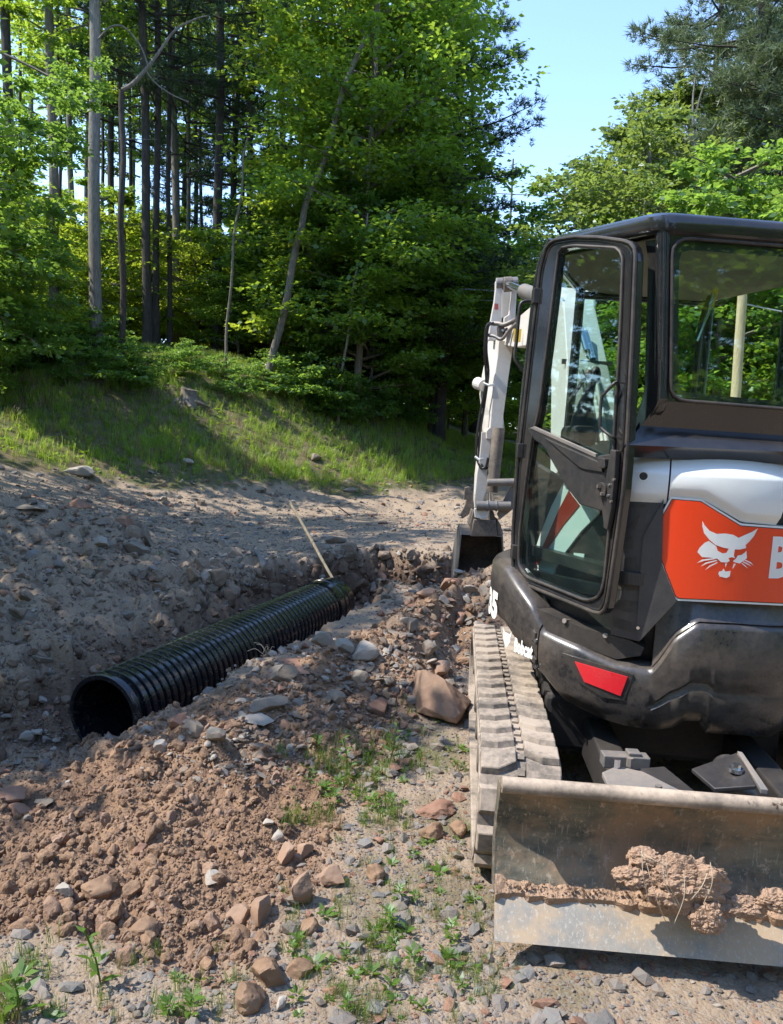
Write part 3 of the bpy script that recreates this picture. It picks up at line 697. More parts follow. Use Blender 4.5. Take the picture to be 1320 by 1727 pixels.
# orange decal panel with a white and a thin black border
OW = [(1131, 838), (1183, 842), (1250, 883), (1330, 889), (1400, 893), (1400, 1030), (1330, 1022), (1143, 1013), (1136, 1008), (1098, 910), (1096, 901)]
def inset(poly, d):
    n = len(poly); out = []; area = sum(poly[i][0]*poly[(i+1) % n][1]-poly[(i+1) % n][0]*poly[i][1] for i in range(n)); s = 1 if area > 0 else -1
    for i in range(n):
        p = Vector(poly[i]); a = (p-Vector(poly[i-1])).normalized(); b = (Vector(poly[(i+1) % n])-p).normalized()
        na, nb = Vector((-a.y, a.x))*s, Vector((-b.y, b.x))*s; m = (na+nb).normalized(); out.append(tuple(p+m*(d/max(m.dot(na), .4))))
    return out
pan = exo(patch(OW, HR-.13, HR-.003, rows=5).build('tailgate_panel', M['decalwhite']))
patch(inset(OW, 3.2), HR-.01, HR-.0015, rows=5).build('panel_line', M['rubberdark'], pan)
patch(inset(OW, 4.6), HR-.01, HR+.0002, rows=5).build('orange_decal', M['orange'], pan)
def onpan(poly, name, mat, r=.0016, par=None):
    """thin printed shape on the tailgate: polygon in pixels wrapped on the round panel"""
    P = [cpt(*cph(x, y, HR), HR+r) for x, y in poly]
    bm = bmesh.new(); vs = [bm.verts.new(p) for p in P]; es = [bm.edges.new((vs[i], vs[(i+1) % len(vs)])) for i in range(len(vs))]
    bmesh.ops.triangle_fill(bm, edges=es, use_beauty=True, use_dissolve=False); me = bpy.data.meshes.new(name); bm.to_mesh(me); bm.free()
    return link(name, me, mat, par or pan)
z3 = lambda L: [(1020+a/4.4, 740+b/4.4) for a, b in L]
onpan(z3([(722,608),(738,640),(775,682),(830,706),(890,702),(950,712),(990,735),(1040,712),(1090,690),(1133,665),(1105,720),(1070,762),(1042,788),(1047,810),(1000,822),(962,820),(955,868),(965,885),(940,878),(915,885),(925,905),(905,918),(860,915),(835,890),(770,880),(720,878),(685,840),(700,810),(740,770),(770,758),(825,797),(835,830),(870,850),(900,846),(917,815),(880,808),(820,788),(775,750),(735,700),(722,650)]), 'cat_head_emblem', M['decalwhite'])
onpan(z3([(1048,830),(1052,885),(1025,905),(1000,925),(960,915),(948,908),(970,890),(985,865),(1010,862),(1035,845)]), 'emblem_cheek', M['decalwhite'])
onpan(z3([(878,962),(893,985),(930,980),(925,1020),(900,1033),(850,1022),(840,1000),(845,985),(868,980)]), 'emblem_chin', M['decalwhite'])
for L in ([(890,925),(905,925),(893,955)], [(955,925),(970,928),(950,960),(944,962)]): onpan(z3(L), 'emblem_fang', M['decalwhite'])
for L in ([(680,922),(720,895),(822,884),(818,892),(735,905)], [(708,948),(745,918),(832,898),(830,906),(755,926)], [(740,975),(775,940),(832,914),(834,921),(785,945)],
          [(1102,940),(1080,915),(1032,894),(1030,900),(1070,920)], [(1088,948),(1060,925),(1024,908),(1022,915),(1055,933)], [(1060,962),(1040,940),(1016,920),(1012,926),(1035,945)]): onpan(z3(L), 'emblem_whisker', M['decalwhite'])
def text_mesh(s, size=1.0, bold=.02):
    cu = bpy.data.curves.new('t', 'FONT'); cu.body = s; cu.size = size; cu.offset = bold; cu.fill_mode = 'FRONT'; cu.resolution_u = 3
    o = bpy.data.objects.new('t', cu); COL.objects.link(o); dg = bpy.context.evaluated_depsgraph_get(); me = bpy.data.meshes.new_from_object(o.evaluated_get(dg))
    bpy.data.objects.remove(o); return me
def text_on_cyl(s, name, u0, h0, hgt, xs, mat, par, r, bold=.03, slant=0.0, narrow=1.0):
    me = text_mesh(s, 1.0, bold); co = np.empty(len(me.vertices)*3); me.vertices.foreach_get('co', co); co = co.reshape(-1, 3)
    k = hgt/.70; out = np.array([cpt(u0+(x*k*xs)/HR, h0+y*k, r)[:] for x, y, z in co]); me.vertices.foreach_set('co', out.ravel()); me.update(); me.materials.clear()
    return link(name, me, mat, par)
# tailgate lettering: B starts at the frame's right edge; the word runs on past it
u, h = cph(1294, 971, HR); hB = cph(1300, 907, HR)[1]-h
text_on_cyl('Bobcat', 'lettering', u, h, hB, .74, M['decalwhite'], pan, HR+.0018, .045)
# small word, cat head and model number on the left skirt
u, h = cph(866, 1092, HR+.004); text_on_cyl('Bobcat', 'lettering', u+.01, h-.012, .062, .52, M['decalwhite'], ls, HR+.008, .045)
uc = u-.075; b = MB()
def skpoly(L, cu_, ch, sz):
    P = [cpt(cu_+(x-.5)*sz/HR, ch+(y-.5)*sz, HR+.008) for x, y in L]; bm = bmesh.new(); vs = [bm.verts.new(p) for p in P]; bm.faces.new(vs); bmesh.ops.triangulate(bm, faces=bm.faces)
    me = bpy.data.meshes.new('emblem'); bm.to_mesh(me); bm.free(); return me
link('cat_head_emblem', skpoly([(0,1),(.2,.78),(.5,.72),(.8,.78),(1,1),(.88,.62),(.9,.4),(.66,.3),(.6,.0),(.4,.0),(.34,.3),(.1,.4),(.12,.62)], uc, h+.03, .085), M['decalwhite'], ls)
u5, h5 = cph(847, 1046, HR+.004); text_on_cyl('35', 'lettering', u5-.32, h5-.01, .12, 1.15, M['decalwhite'], ls, HR+.008, .06)
# ---------------------------------------------------------------- louvred panel at the left rear
lp = exo(patch([(1030, 836), (1127, 838), (1098, 906), (1141, 1014), (1078, 1082), (1030, 1070)], HR-.14, HR-.012, rows=6).build('side_panel', M['louvre'], bevel=.004))
for L in ([(1052,850),(1088,850),(1088,855),(1052,855)], [(1056,890),(1074,868),(1080,870),(1070,892)], [(1050,905),(1067,905),(1067,925),(1050,925)], [(1050,940),(1072,940),(1076,960),(1050,960)],
          [(1040,975),(1082,978),(1086,998),(1040,994)], [(1034,1010),(1086,1016),(1078,1036),(1034,1026)], [(1034,1040),(1066,1050),(1062,1064),(1034,1056)]):
    patch(L, HR-.05, HR-.010, rows=1, cols=3).build('vent_slot', M['rubberdark'], lp, bevel=.003)
for L in ([(1082,850),(1118,846),(1094,905),(1136,1012),(1080,1070),(1076,1060),(1124,1010),(1082,904)],):
    patch([(1119,842),(1127,838),(1098,906),(1141,1014),(1078,1082),(1072,1074),(1122,1012),(1084,906)], HR-.02, HR+.006, rows=1).build('panel_rib', M['louvre'], lp, bevel=.003)
b = MB(); u, h = cph(1076, 1058); b.cyl(cpt(u, h, HR-.01), cpt(u, h, HR+.012), .007, 10); b.build('screw', M['chrome'], lp)
# ---------------------------------------------------------------- cab
A0 = onY(1119, 520, 3.10); AX, AY = A0.x, 3.10
B0 = onY(925, 420, 3.78); BX, BY = B0.x, 3.78
CXr = 1.98
SN = Vector((-(BY-AY), (BX-AX), 0)).normalized()     # outward normal of the left cab side (towards camera left)
if SN.x > 0: SN = -SN
SP = Vector((AX, AY, 1.5))
cab = exo(bpy.data.objects.new('cab', None)); COL.objects.link(cab)
# rear wall: plate with the rear window cut out
RO = [(1121, 372), (1330, 389), (1490, 402), (1500, 700), (1330, 692), (1113, 676)]
RI = round2([(1134, 400), (1468, 426), (1476, 702), (1131, 674)], [32, 32, 32, 26], 8)
ry = lambda L, Y: [onY(x, y, Y) for x, y in L]
N_ = 96
outer = resamp(ry(round2(RO, [6, 1, 6, 4, 1, 4], 3), 3.10), N_); inner = resamp(ry(RI, 3.10), N_)
def ring_align(o, i):
    """rotate the inner loop so both loops start near each other"""
    k = min(range(len(i)), key=lambda j: (i[j]-o[0]).length); i = i[k:]+i[:k]
    if (i[len(i)//4]-o[len(o)//4]).length > (i[-len(i)//4]-o[len(o)//4]).length: i = [i[0]]+i[:0:-1]
    return i
inner = ring_align(outer, inner)
MB().ringplate(outer, inner, (0, .045, 0)).build('rear_wall', M['black'], cab, bevel=.004)
seal = ry(RI, 3.094); MB().tube(resamp(seal, 96), .007, 8, closed=True).build('window_seal', M['rubberdark'], cab, smooth=True)
gl = MB(); gl.prism(resamp(ry(inset(RI, -1.0), 3.105), 60), (0, .005, 0)); gl.build('rear_window', M['glass'], cab)
# darkened band round the inside of the rear glass
ri2 = round2([(1145, 420), (1460, 444), (1464, 690), (1143, 661)], [20, 20, 20, 20], 6)
o_ = resamp(ry(RI, 3.112), 72); i_ = ring_align(o_, resamp(ry(ri2, 3.112), 72)); MB().ringplate(o_, i_, (0, .003, 0)).build('glass_border', M['rubberdark'], cab)
# left side plate between rear pillar and front pillar with the tall opening
def ons(px, py, off=0.0): return onplane(px, py, SP+SN*off, SN)
SO = [(1121, 372), (1113, 676), (1066, 752), (1045, 1010), (878, 985), (874, 741), (895, 560), (908, 455), (931, 410)]
SI = round2([(1085, 388), (1092, 440), (1086, 660), (1062, 735), (1040, 990), (890, 960), (886, 745), (905, 560), (917, 455), (942, 418)], [10, 4, 12, 8, 12, 12, 4, 4, 4, 10], 5)
o_ = resamp([ons(*q) for q in SO], 120); i_ = ring_align(o_, resamp([ons(*q) for q in SI], 120))
MB().ringplate(o_, i_, SN*-.05).build('side_frame', M['black'], cab, bevel=.004)
# rounded pillars and roof rail
def pil(name, pts, r, **k): return MB().tube(pts, r, 12).build(name, M['black'], cab, smooth=True, **k)
pil('rear_pillar', curve([Vector((AX, AY, 0))*0+p for p in [onY(1119, 366, 3.12), onY(1117, 520, 3.12), onY(1113, 670, 3.12), onY(1104, 692, 3.14), onY(1098, 704, 3.18)]], 6), .030)
pil('front_pillar', curve([ons(931, 404, -.02), ons(911, 455, -.02), ons(897, 560, -.02), ons(878, 741, -.02), ons(868, 960, -.02)], 6), .022)
# lower rear cab flange sloping down on to the hood
r1 = [onY(x, y, 3.10) for x, y in ((1112, 676), (1330, 692), (1500, 702))]
r2 = [onY(x, y, 3.128) for x, y in ((1082, 718), (1330, 735), (1510, 746))]
r3 = [onY(x, y, 3.06) for x, y in ((1052, 750), (1330, 762), (1515, 772))]
r4 = [p+Vector((0, .05, -.05)) for p in r3]
MB().loft([r1, r2, r3, r4, [p+Vector((0, .06, 0)) for p in r4], [p+Vector((0, .06, 0)) for p in r1]], caps=False, closed=False).build('rear_flange', M['black'], cab, smooth=True)
# roof
RC = [onY(1111, 366, 3.08), onplane(925, 408, SP+SN*.01, SN)]
zr, zf = RC[0].z, RC[1].z
roofp = [Vector((RC[0].x, 3.08, 0)), Vector((RC[1].x, RC[1].y, 0)), Vector((1.02, 4.62, 0)), Vector((1.80, 4.62, 0)), Vector((CXr, 4.0, 0)), Vector((CXr, 3.08, 0))]
def rz_(p): return zr+(zf-zr)*min(max((p.y-3.08)/(RC[1].y-3.08), 0), 1.0)-.02*max(0, p.x-RC[0].x)
rp2 = [Vector((q[0], q[1], 0)) for q in round2([(p.x, p.y) for p in roofp], [.07, .10, .15, .15, .1, .08], 6)]
cen = sum(rp2, Vector())/len(rp2)
def rr_(s, dz): return [Vector((cen.x+(p.x-cen.x)*s, cen.y+(p.y-cen.y)*s, rz_(p)+dz)) for p in rp2]
MB().loft([rr_(.985, -.055), rr_(1.0, -.045), rr_(1.006, -.02), rr_(1.0, .008), rr_(.975, .026), rr_(.90, .034), rr_(.3, .040)]).build('cab_roof', M['black'], cab, smooth=True)
MB().loft([rr_(.93, -.066), rr_(.93, -.060)]).build('headliner', M['cream'], cab)
# front frame, right side and door sill
fz0, fz1 = 1.18, zf-.03
for a, b in (((1.02, 4.60), (1.03, 4.60)), ((1.79, 4.60), (1.79, 4.60)), ((CXr-.03, 3.98), (CXr-.03, 3.98)), ((CXr-.02, 3.13), (CXr-.02, 3.13))):
    pil('corner_post', [Vector((*a, fz0)), Vector((*b, fz1))], .028)
for a, b, z in (((1.02, 4.60), (1.79, 4.60), fz0), ((1.02, 4.60), (1.79, 4.60), fz1-.05), ((1.79, 4.6), (CXr-.03, 3.98), fz0+.3), ((CXr-.03, 3.98), (CXr-.02, 3.13), fz0+.45), ((BX, BY, 0), (1.02, 4.60), fz0), ((BX, BY, 0), (1.02, 4.60), fz1-.02)):
    pil('frame_rail', [Vector((a[0], a[1], z)), Vector((b[0], b[1], z))], .022)
gw = MB(); gw.box((1.405, 4.61, (fz0+fz1)/2-.02), (.74, .005, fz1-fz0-.1)); gw.build('windshield', M['glass'], cab)
gw = MB(); gw.prism([Vector((CXr-.02, 3.16, fz0+.47)), Vector((CXr-.02, 3.95, fz0+.47)), Vector((CXr-.02, 3.95, fz1-.03)), Vector((CXr-.02, 3.16, fz1-.03))], (.005, 0, 0)); gw.build('side_window', M['glass'], cab)
mb = MB(); mb.prism([Vector((p.x*.97+.03*cen.x, p.y*.97+.03*cen.y, 1.14)) for p in rp2], (0, 0, .05)); mb.build('cab_floor', M['blackdull'], cab)
mb = MB(); mb.hexa([Vector(q) for q in ((1.06, 3.16, 1.2), (1.92, 3.16, 1.2), (1.92, 3.34, 1.2), (1.06, 3.42, 1.2), (1.08, 3.16, 1.72), (1.90, 3.16, 1.70), (1.90, 3.30, 1.70), (1.08, 3.30, 1.72))]); mb.build('rear_bulkhead', M['blackdull'], cab, bevel=.02)
# body side seen behind the open door: white and red swoosh panel
sidep = [ons(*q, -.06) for q in ((884, 700), (1060, 770), (1040, 1010), (905, 1000), (880, 980))]
MB().prism([ons(*q, -.065) for q in ((886, 770), (960, 815), (1050, 840), (1042, 1045), (905, 1010), (880, 975))], SN*-.03).build('lower_side_panel', M['blackdull'], cab, bevel=.01)
z2 = lambda L: [(820+a/4.4, 740+b/4.4) for a, b in L]
MB().prism([ons(x, y, -.052) for x, y in z2([(570,325),(690,400),(835,530),(830,560),(700,690),(580,850),(505,970),(505,1020),(520,1085),(600,1312),(430,1272),(385,1150),(335,1000),(330,930),(345,860),(400,700),(480,500)])], SN*-.012).build('white_swoosh', M['white'], cab, bevel=.003)
MB().prism([ons(x, y, -.048) for x, y in z2([(610,385),(690,495),(570,640),(470,790),(385,930),(372,930),(368,912),(430,770),(530,540)])], SN*-.003).build('red_swoosh', m_paint('dark_red_decal', (.34, .025, .012), .3, .1), cab)
MB().prism([ons(x, y, -.045) for x, y in z2([(648,846),(726,854),(722,895),(648,885)])], SN*-.003).build('small_sticker', M['decalwhite'], cab)
# ---------------------------------------------------------------- door
DOOR = exo(bpy.data.objects.new('door', None)); COL.objects.link(DOOR)
DP = ons(1040, 800, .105)
D1 = onY(885, 800, 3.66); dn = Vector((-(D1.y-DP.y), D1.x-DP.x, 0)).normalized()
if dn.x > 0: dn = -dn
def ond(px, py, off=0.0): return onplane(px, py, DP+dn*off, dn)
DO = [(874,741),(895,556),(907,455),(916,420),(922,410),(932,402),(968,396),(1010,397),(1053,403),(1066,408),(1073,418),(1075,432),(1069,584),(1060,756),(1054,831),(1038,945),(1029,1008),(1025,1026),(1020,1034),(1013,1038),(1000,1036),(888,990),(873,982),(865,973),(861,962),(861,899),(869,785)]
DI = round2([(945,421),(968,417),(1040,421),(1047,434),(1043,549),(1031,758),(1031,860),(1024,894),(1016,978),(1009,1004),(990,1011),(888,970),(877,951),(879,899),(890,808),(899,744),(912,690),(930,545)], [5,2,6,6,2,2,2,2,8,8,8,8,8,2,2,2,2,2], 3)
o_ = resamp([ond(*q) for q in DO], 140); i_ = ring_align(o_, resamp([ond(*q) for q in DI], 140))
MB().ringplate(o_, i_, dn*-.035).build('door_frame', M['black'], DOOR, bevel=.004)
MB().tube(resamp([ond(*q, .004) for q in inset(DO, 3.5)], 120), .0085, 8, closed=True).build('outer_seal', M['rubberdark'], DOOR, smooth=True)
MB().tube(resamp([ond(*q, .004) for q in inset(DI, -3)], 120), .007, 8, closed=True).build('glass_seal', M['rubberdark'], DOOR, smooth=True)
MB().tube(resamp([ond(*q, -.002) for q in inset(DO, 9)], 120), .007, 8, closed=True).build('inner_bead', M['black'], DOOR, smooth=True)
MB().prism([ond(*q, -.012) for q in ((944,420),(968,416),(1042,420),(1048,434),(1044,549),(1036,772),(1012,770),(898,722),(913,690),(930,545))], dn*-.005).build('upper_glass', M['glass'], DOOR)
MB().prism([ond(*q, -.012) for q in ((896,744),(930,775),(1000,860),(1026,880),(1016,978),(1009,1004),(990,1012),(888,971),(876,951),(879,899),(889,808))], dn*-.005).build('lower_glass', M['glass'], DOOR)
mid = MB().prism([ond(*q, .012) for q in ((889,722),(897,720),(917,728),(1003,771),(1010,768),(1038,764),(1036,800),(1032,858),(1024,893),(1018,892),(1014,862),(977,851),(956,824),(915,752),(900,742))], dn*-.03).build('door_panel', M['blackdull'], DOOR, bevel=.006)
MB().prism([ond(*q, .022) for q in ((917,738),(1010,779),(1016,797),(985,792),(975,788))], dn*-.012).build('armrest', M['blackdull'], mid, bevel=.004)
MB().prism([ond(*q, .016) for q in ((893,722),(900,719),(1004,765),(1004,772))], dn*-.014).build('glass_rail', M['steel'], mid, bevel=.002)
MB().prism([ond(*q, .034) for q in ((1029,758),(1038,760),(1036,800),(1030,858),(1023,893),(1017,890),(1018,840),(1022,800))], dn*-.026).build('latch_plate', M['blackdull'], DOOR, bevel=.003)
MB().prism(round2([ (0,0) ],0) and [ond(x, y, .040) for x, y in round2([(1006, 772), (1019, 772), (1020, 790), (1008, 790)], 4, 3)], dn*-.03).build('latch_handle', M['blackdull'], DOOR, bevel=.003)
b = MB(); c_ = ond(1016, 826, .03); b.cyl(c_, c_+dn*.012, .030, 20); lat = b.build('latch', M['rubberdark'], DOOR, bevel=.002)
for q in ((1010, 820), (1016, 833)): MB().box(ond(*q, .045), (.015, .02, .012)).build('latch_tooth', M['iron'], DOOR)
for q in ((1029, 818), (1027, 836), (1037, 809), (1032, 846)): b = MB(); c_ = ond(*q, .03); b.cyl(c_, c_+dn*.010, .0052, 10); b.build('door_screw', M['chrome'] if q[0] < 1030 else M['iron'], DOOR)
b = MB(); b.tube(curve([ond(*q, o) for q, o in (((1040, 645), .0), ((1036, 646), .03), ((1020, 663), .045), ((1014, 672), .05), ((1012, 712), .05), ((1014, 722), .045), ((1032, 737), .03), ((1036, 738), .0))], 5), .0065, 10); b.build('grab_handle', M['blackdull'], DOOR, smooth=True)
for q in ((907, 500), (880, 760), (871, 930)):
    b = MB(); b.box(ond(q[0]-4, q[1], .0), (.03, .06, .07)); b.build('door_hinge', M['blackdull'], DOOR, bevel=.004)
# mirror bar at the cab's front
pm = lambda x, y: onY(x, y, 4.0)
exo(MB().tube(curve([pm(900, 508), pm(886, 508), pm(878, 513), pm(875, 530), pm(871, 572), pm(868, 600), pm(872, 612), pm(884, 628), pm(890, 634)], 5), .0095, 10).build('grab_bar', M['blackdull'], smooth=True))
# ---------------------------------------------------------------- inside the cab
seat = bpy.data.objects.new('operator_seat', None); COL.objects.link(seat); exo(seat)
mb = MB(); mb.box((1.45, 3.82, 1.50), (.46, .46, .13)); mb.build('cushion', M['seat'], seat, bevel=.04, seg=3)
mb = MB(); mb.box((1.45, 3.60, 1.60), (.44, .12, .22), Matrix.Rotation(R_(10), 3, 'X')); mb.build('backrest', M['seat'], seat, bevel=.04, seg=3)
mb = MB(); mb.box((1.45, 3.82, 1.32), (.34, .38, .26)); mb.build('seat_base', M['blackdull'], seat, bevel=.01)
jy = 3.95
jb = MB(); pts = [onY(*q, jy) for q in ((983, 745), (984, 705), (988, 680), (996, 655), (1000, 642))]
jb.tube(pts, [.085, .06, .038, .022, .02], 12); js = exo(jb.build('joystick', M['seat'], smooth=True))
MB().sphere(onY(1004, 632, jy), .035, sz=(.8, .8, 1.3)).build('joystick_grip', M['seat'], js, smooth=True)
MB().box(onY(975, 735, jy), (.13, .3, .10)).build('console', M['blackdull'], js, bevel=.03)
lv = exo(MB().tube(curve([onY(*q, 3.8) for q in ((961, 702), (959, 682), (968, 665), (985, 640), (990, 635))], 6), .010, 8).build('control_lever', M['seat'], smooth=True))
MB().sphere(onY(992, 632, 3.8), .020, sz=(1, 1, 1.4)).build('lever_knob', m_plain('brown_knob', (.09, .07, .05)), lv, smooth=True)
MB().box(Vector((1.10, 4.15, 1.38)), (.22, .7, .35)).build('foot_console', M['blackdull'], js, bevel=.04)
# wiper, roof bracket, mirror and monitor inside the glass
exo(MB().tube([onY(1176, 575, 3.14), onY(1196, 525, 3.14), onY(1204, 495, 3.13)], .005, 8).build('rear_wiper', M['chrome'], smooth=True))
exo(MB().prism([onY(*q, 3.35) for q in ((1196, 520), (1203, 488), (1212, 487), (1204, 518))], (0, .01, 0)).build('warning_tag', M['yellow']))
exo(MB().tube(curve([onY(*q, 4.4) for q in ((1228, 425), (1208, 437), (1212, 455), (1225, 460), (1214, 478), (1196, 505), (1180, 560), (1172, 640), (1166, 668))], 5), .018, 8).build('windshield_track', M['blackdull'], smooth=True))
exo(MB().prism([onY(*q, 4.4) for q in ((1236, 432), (1256, 425), (1262, 450), (1250, 475), (1225, 480), (1215, 468))], (0, .05, 0)).build('work_lamp_bracket', M['blackdull'], bevel=.01))
exo(MB().tube(curve([onY(*q, 4.3) for q in ((952, 450), (970, 438), (990, 428), (998, 440), (992, 452), (972, 447), (955, 457))], 5), .014, 8).build('visor_bracket', M['blackdull'], smooth=True))
exo(MB().tube(curve([onY(*q, 4.2) for q in ((1012, 430), (1020, 440), (1032, 438), (1044, 430))], 5), .016, 8).build('roof_latch', M['blackdull'], smooth=True))
# ---------------------------------------------------------------- boom, arm, bucket
BW_ = M['boomwhite']
def slab(secs, w):
    """box section member: secs list of (px,py,Y,half_depth along view) -> hexagonal loft"""
boom = exo(bpy.data.objects.new('boom', None)); COL.objects.link(boom)
bc = [onY(990, 800, 4.75), onY(985, 735, 4.85), onY(975, 640, 5.05), onY(966, 560, 5.35), onY(962, 512, 5.75)]
def ribbon(cs, hw, hd, name, mat, par):
    rings = []
    for i, c in enumerate(cs):
        tt = (cs[min(i+1, len(cs)-1)]-cs[max(i-1, 0)]).normalized(); side = Vector((1, .06, 0)).normalized(); nn = tt.cross(side).normalized()
        a, b = hw[i] if isinstance(hw, list) else hw, hd[i] if isinstance(hd, list) else hd
        rings.append([c+side*a+nn*b, c-side*a+nn*b, c-side*a-nn*b, c+side*a-nn*b])
    return MB().loft(rings).build(name, mat, par, bevel=.008)
ribbon(bc, [.19, .17, .13, .11, .10], [.16, .17, .19, .18, .12], 'lower_boom', BW_, boom)
bc2 = [onY(962, 520, 5.75), onY(925, 545, 6.2), onY(888, 562, 6.9), onY(862, 566, 7.3)]
ribbon(bc2, [.10, .10, .09, .085], [.14, .17, .13, .09], 'upper_boom', BW_, boom)
for dx in (-.115, .105):
    p = onY(968, 528, 5.45); MB().prism([p+Vector((dx, a, b)) for a, b in ((-.14, -.20), (.02, -.22), (.10, .02), (.03, .10), (-.08, .09))], (.018, 0, 0)).build('boom_ear', BW_, boom, bevel=.004)
for k in range(5):
    x0 = 962+k*6.5; MB().tube(curve([onY(x0-6, 528, 5.35), onY(x0+2, 575, 5.1), onY(x0+16, 640, 4.82), onY(x0+34, 745, 4.58)], 5), .012 if k < 3 else .016, 8).build('hydraulic_hose', M['boomwhite'] if k in (3, 4) else M['hose'] if k % 2 else M['steel'], boom, smooth=True)
for q in ((976, 546), (986, 560)):
    MB().tube([onY(q[0], q[1], 5.0), onY(q[0]+13, q[1]+46, 4.9)], .022, 12).build('hose_sleeve', M['chrome'], boom, smooth=True)
MB().box(onY(990, 612, 4.9), (.32, .02, .03)).build('hose_clamp', M['iron'], boom)
MB().prism([onY(*q, 6.62) for q in ((866.5, 554), (879.5, 555), (877.5, 577), (865.5, 576))], (0, .01, 0)).build('yellow_label', M['yellow'], boom)
MB().prism([onY(*q, 6.6) for q in ((887, 560), (892, 558), (891, 580), (886, 575))], (0, .01, 0)).build('black_label', M['hose'], boom)
arm = exo(bpy.data.objects.new('dipper_arm', None)); COL.objects.link(arm)
def asec(y, xl, xr, xf, yn=7.2, yf=7.55):
    a, b, c = onY(xl, y, yn), onY(xr, y, yn), onY(xf, y, yf); d = c+(b-a); d.z = c.z; return [a, b, d, c]
MB().loft([asec(574, 841, 866, 823), asec(600, 839, 863, 819), asec(634, 834, 858, 812), asec(665, 831, 854, 808), asec(700, 828, 849, 812), asec(728, 826, 848, 813)]).build('arm_box', BW_, arm, bevel=.006)
def ear(L, Y, th=.03, mat=None, name='ear_plate', par=None): return MB().prism([onY(*q, Y) for q in L], (th*.1, th, 0)).build(name, mat or BW_, par or arm, bevel=.004)
# top ears are thin plates seen nearly edge-on: give each its own depth
def earp(nearx, farx, L, name='ear_plate'):
    P = []
    return P
MB().prism([onY(*q, 7.3) for q in ((835.5, 474), (841, 470), (847, 470), (848, 478), (846, 500), (846, 545), (842, 574), (823, 574), (827, 540), (833, 508), (835, 490))], (-.0, .06, 0)).build('ear_plate', BW_, arm, bevel=.008)
MB().prism([onY(*q, 7.38) for q in ((863, 472), (868, 469), (872, 474), (871, 500), (869, 535), (866, 574), (848, 574), (850, 535), (858, 530), (862, 500))], (.0, .06, 0)).build('ear_plate', BW_, arm, bevel=.008)
MB().prism([onY(*q, 7.5) for q in ((846, 487), (864, 487), (864, 536), (846, 536))], (.0, .02, 0)).build('ear_web', BW_, arm, bevel=.004)
MB().cyl(onY(836, 479, 7.33), onY(873, 477, 7.33), .055, 18).build('pivot_pin', M['steel'], arm, bevel=.006)
MB().cyl(onY(849, 480, 7.25), onY(863, 479, 7.25), .068, 18).build('rod_eye', M['iron'], arm, bevel=.006)
MB().prism([onY(*q, 7.27) for q in ((834, 512), (840, 512), (840, 522), (834, 522))], (0, .005, 0)).build('warning_sticker', m_paint('red_sticker', (.5, .05, .04)), arm)
MB().tube([onY(857, 480, 7.2), onY(886, 492, 6.6)], .032, 14).build('cylinder_rod', M['chrome'], boom, smooth=True)
MB().tube([onY(884, 491, 6.65), onY(950, 515, 5.6)], .062, 16).build('arm_cylinder', BW_ if 0 else M['steel'], boom, smooth=True)
MB().tube(curve([onY(828, 545, 7.15), onY(842, 546, 7.1), onY(850, 548, 7.05), onY(866, 541, 7.0), onY(872, 538, 6.9)], 4), .022, 10).build('hose_fitting', M['steel'], arm, smooth=True)
MB().tube(curve([onY(822, 565, 7.15), onY(834, 567, 7.1), onY(846, 572, 7.05), onY(858, 558, 7.0), onY(872, 545, 6.9)], 4), .016, 10).build('hose_fitting', M['steel'], arm, smooth=True)
MB().prism([onY(*q, 7.1) for q in ((839, 550), (850, 550), (853, 560), (849, 572), (840, 574))], (0, .06, 0)).build('hose_bracket', M['iron'], arm, bevel=.006)
for q in ((848, 557), (854, 555), (854, 562), (843, 569)): b = MB(); c_ = onY(*q, 7.06); b.cyl(c_, c_+Vector((0, .04, 0)), .014, 10); b.build('bolt', M['chrome'] if q[0] == 848 else M['steel'], arm)
for k, off in enumerate((0, 4.5)):
    MB().tube(curve([onY(828+off, 544, 7.12), onY(820+off*.6, 552, 7.12), onY(817+off*.7, 590, 7.15), onY(819+off, 625, 7.2), onY(819+off*.5, 650, 7.2), onY(811+off, 690, 7.25), onY(805+off, 730, 7.25), onY(803+off, 765, 7.25), onY(810+off, 788, 7.22), onY(819+off*1.3, 787, 7.2), onY(823+off, 772, 7.2)], 5), .012, 8).build('hydraulic_hose', M['hose'], arm, smooth=True)
for q, q2 in (((815, 646), (833, 649)), ((801, 770), (814, 774))): MB().tube([onY(*q, 7.1), onY((q[0]+q2[0])/2, q2[1]+1, 7.08), onY(*q2, 7.15)], .012, 6).build('cable_tie', M['decalwhite'], arm, smooth=True)
b = MB(); b.cyl(onY(804, 646, 7.5), onY(816, 650, 7.4), .060, 16); b.build('cylinder_boss', BW_, arm, bevel=.008)
MB().loft([asec(728, 812, 826, 807, 7.22, 7.5), asec(745, 811, 829, 806, 7.22, 7.5), asec(775, 808, 824, 803, 7.22, 7.5), asec(800, 804, 821, 800, 7.22, 7.5), asec(822, 802, 822, 799, 7.22, 7.5), asec(840, 800, 816, 798, 7.22, 7.5), asec(857, 800, 812, 798, 7.22, 7.5)]).build('arm_side', BW_, arm, bevel=.006)
MB().prism([onY(*q, 7.2) for q in ((820, 727), (826, 720), (831, 726), (832, 735), (827, 742), (820, 740))], (.0, .16, 0)).build('side_boss', BW_, arm, bevel=.006)
MB().prism([onY(*q, 7.25) for q in ((843, 700), (849, 705), (851, 730), (848, 738), (843, 738))], (.0, .16, 0)).build('side_boss', BW_, arm, bevel=.006)
MB().tube([onY(841, 722, 7.12), onY(829, 830, 7.1)], .057, 18).build('bucket_cylinder', M['iron'], arm, smooth=True)
MB().tube([onY(827, 826, 7.1), onY(826, 850, 7.1)], .024, 12).build('cylinder_rod', M['chrome'], arm, smooth=True)
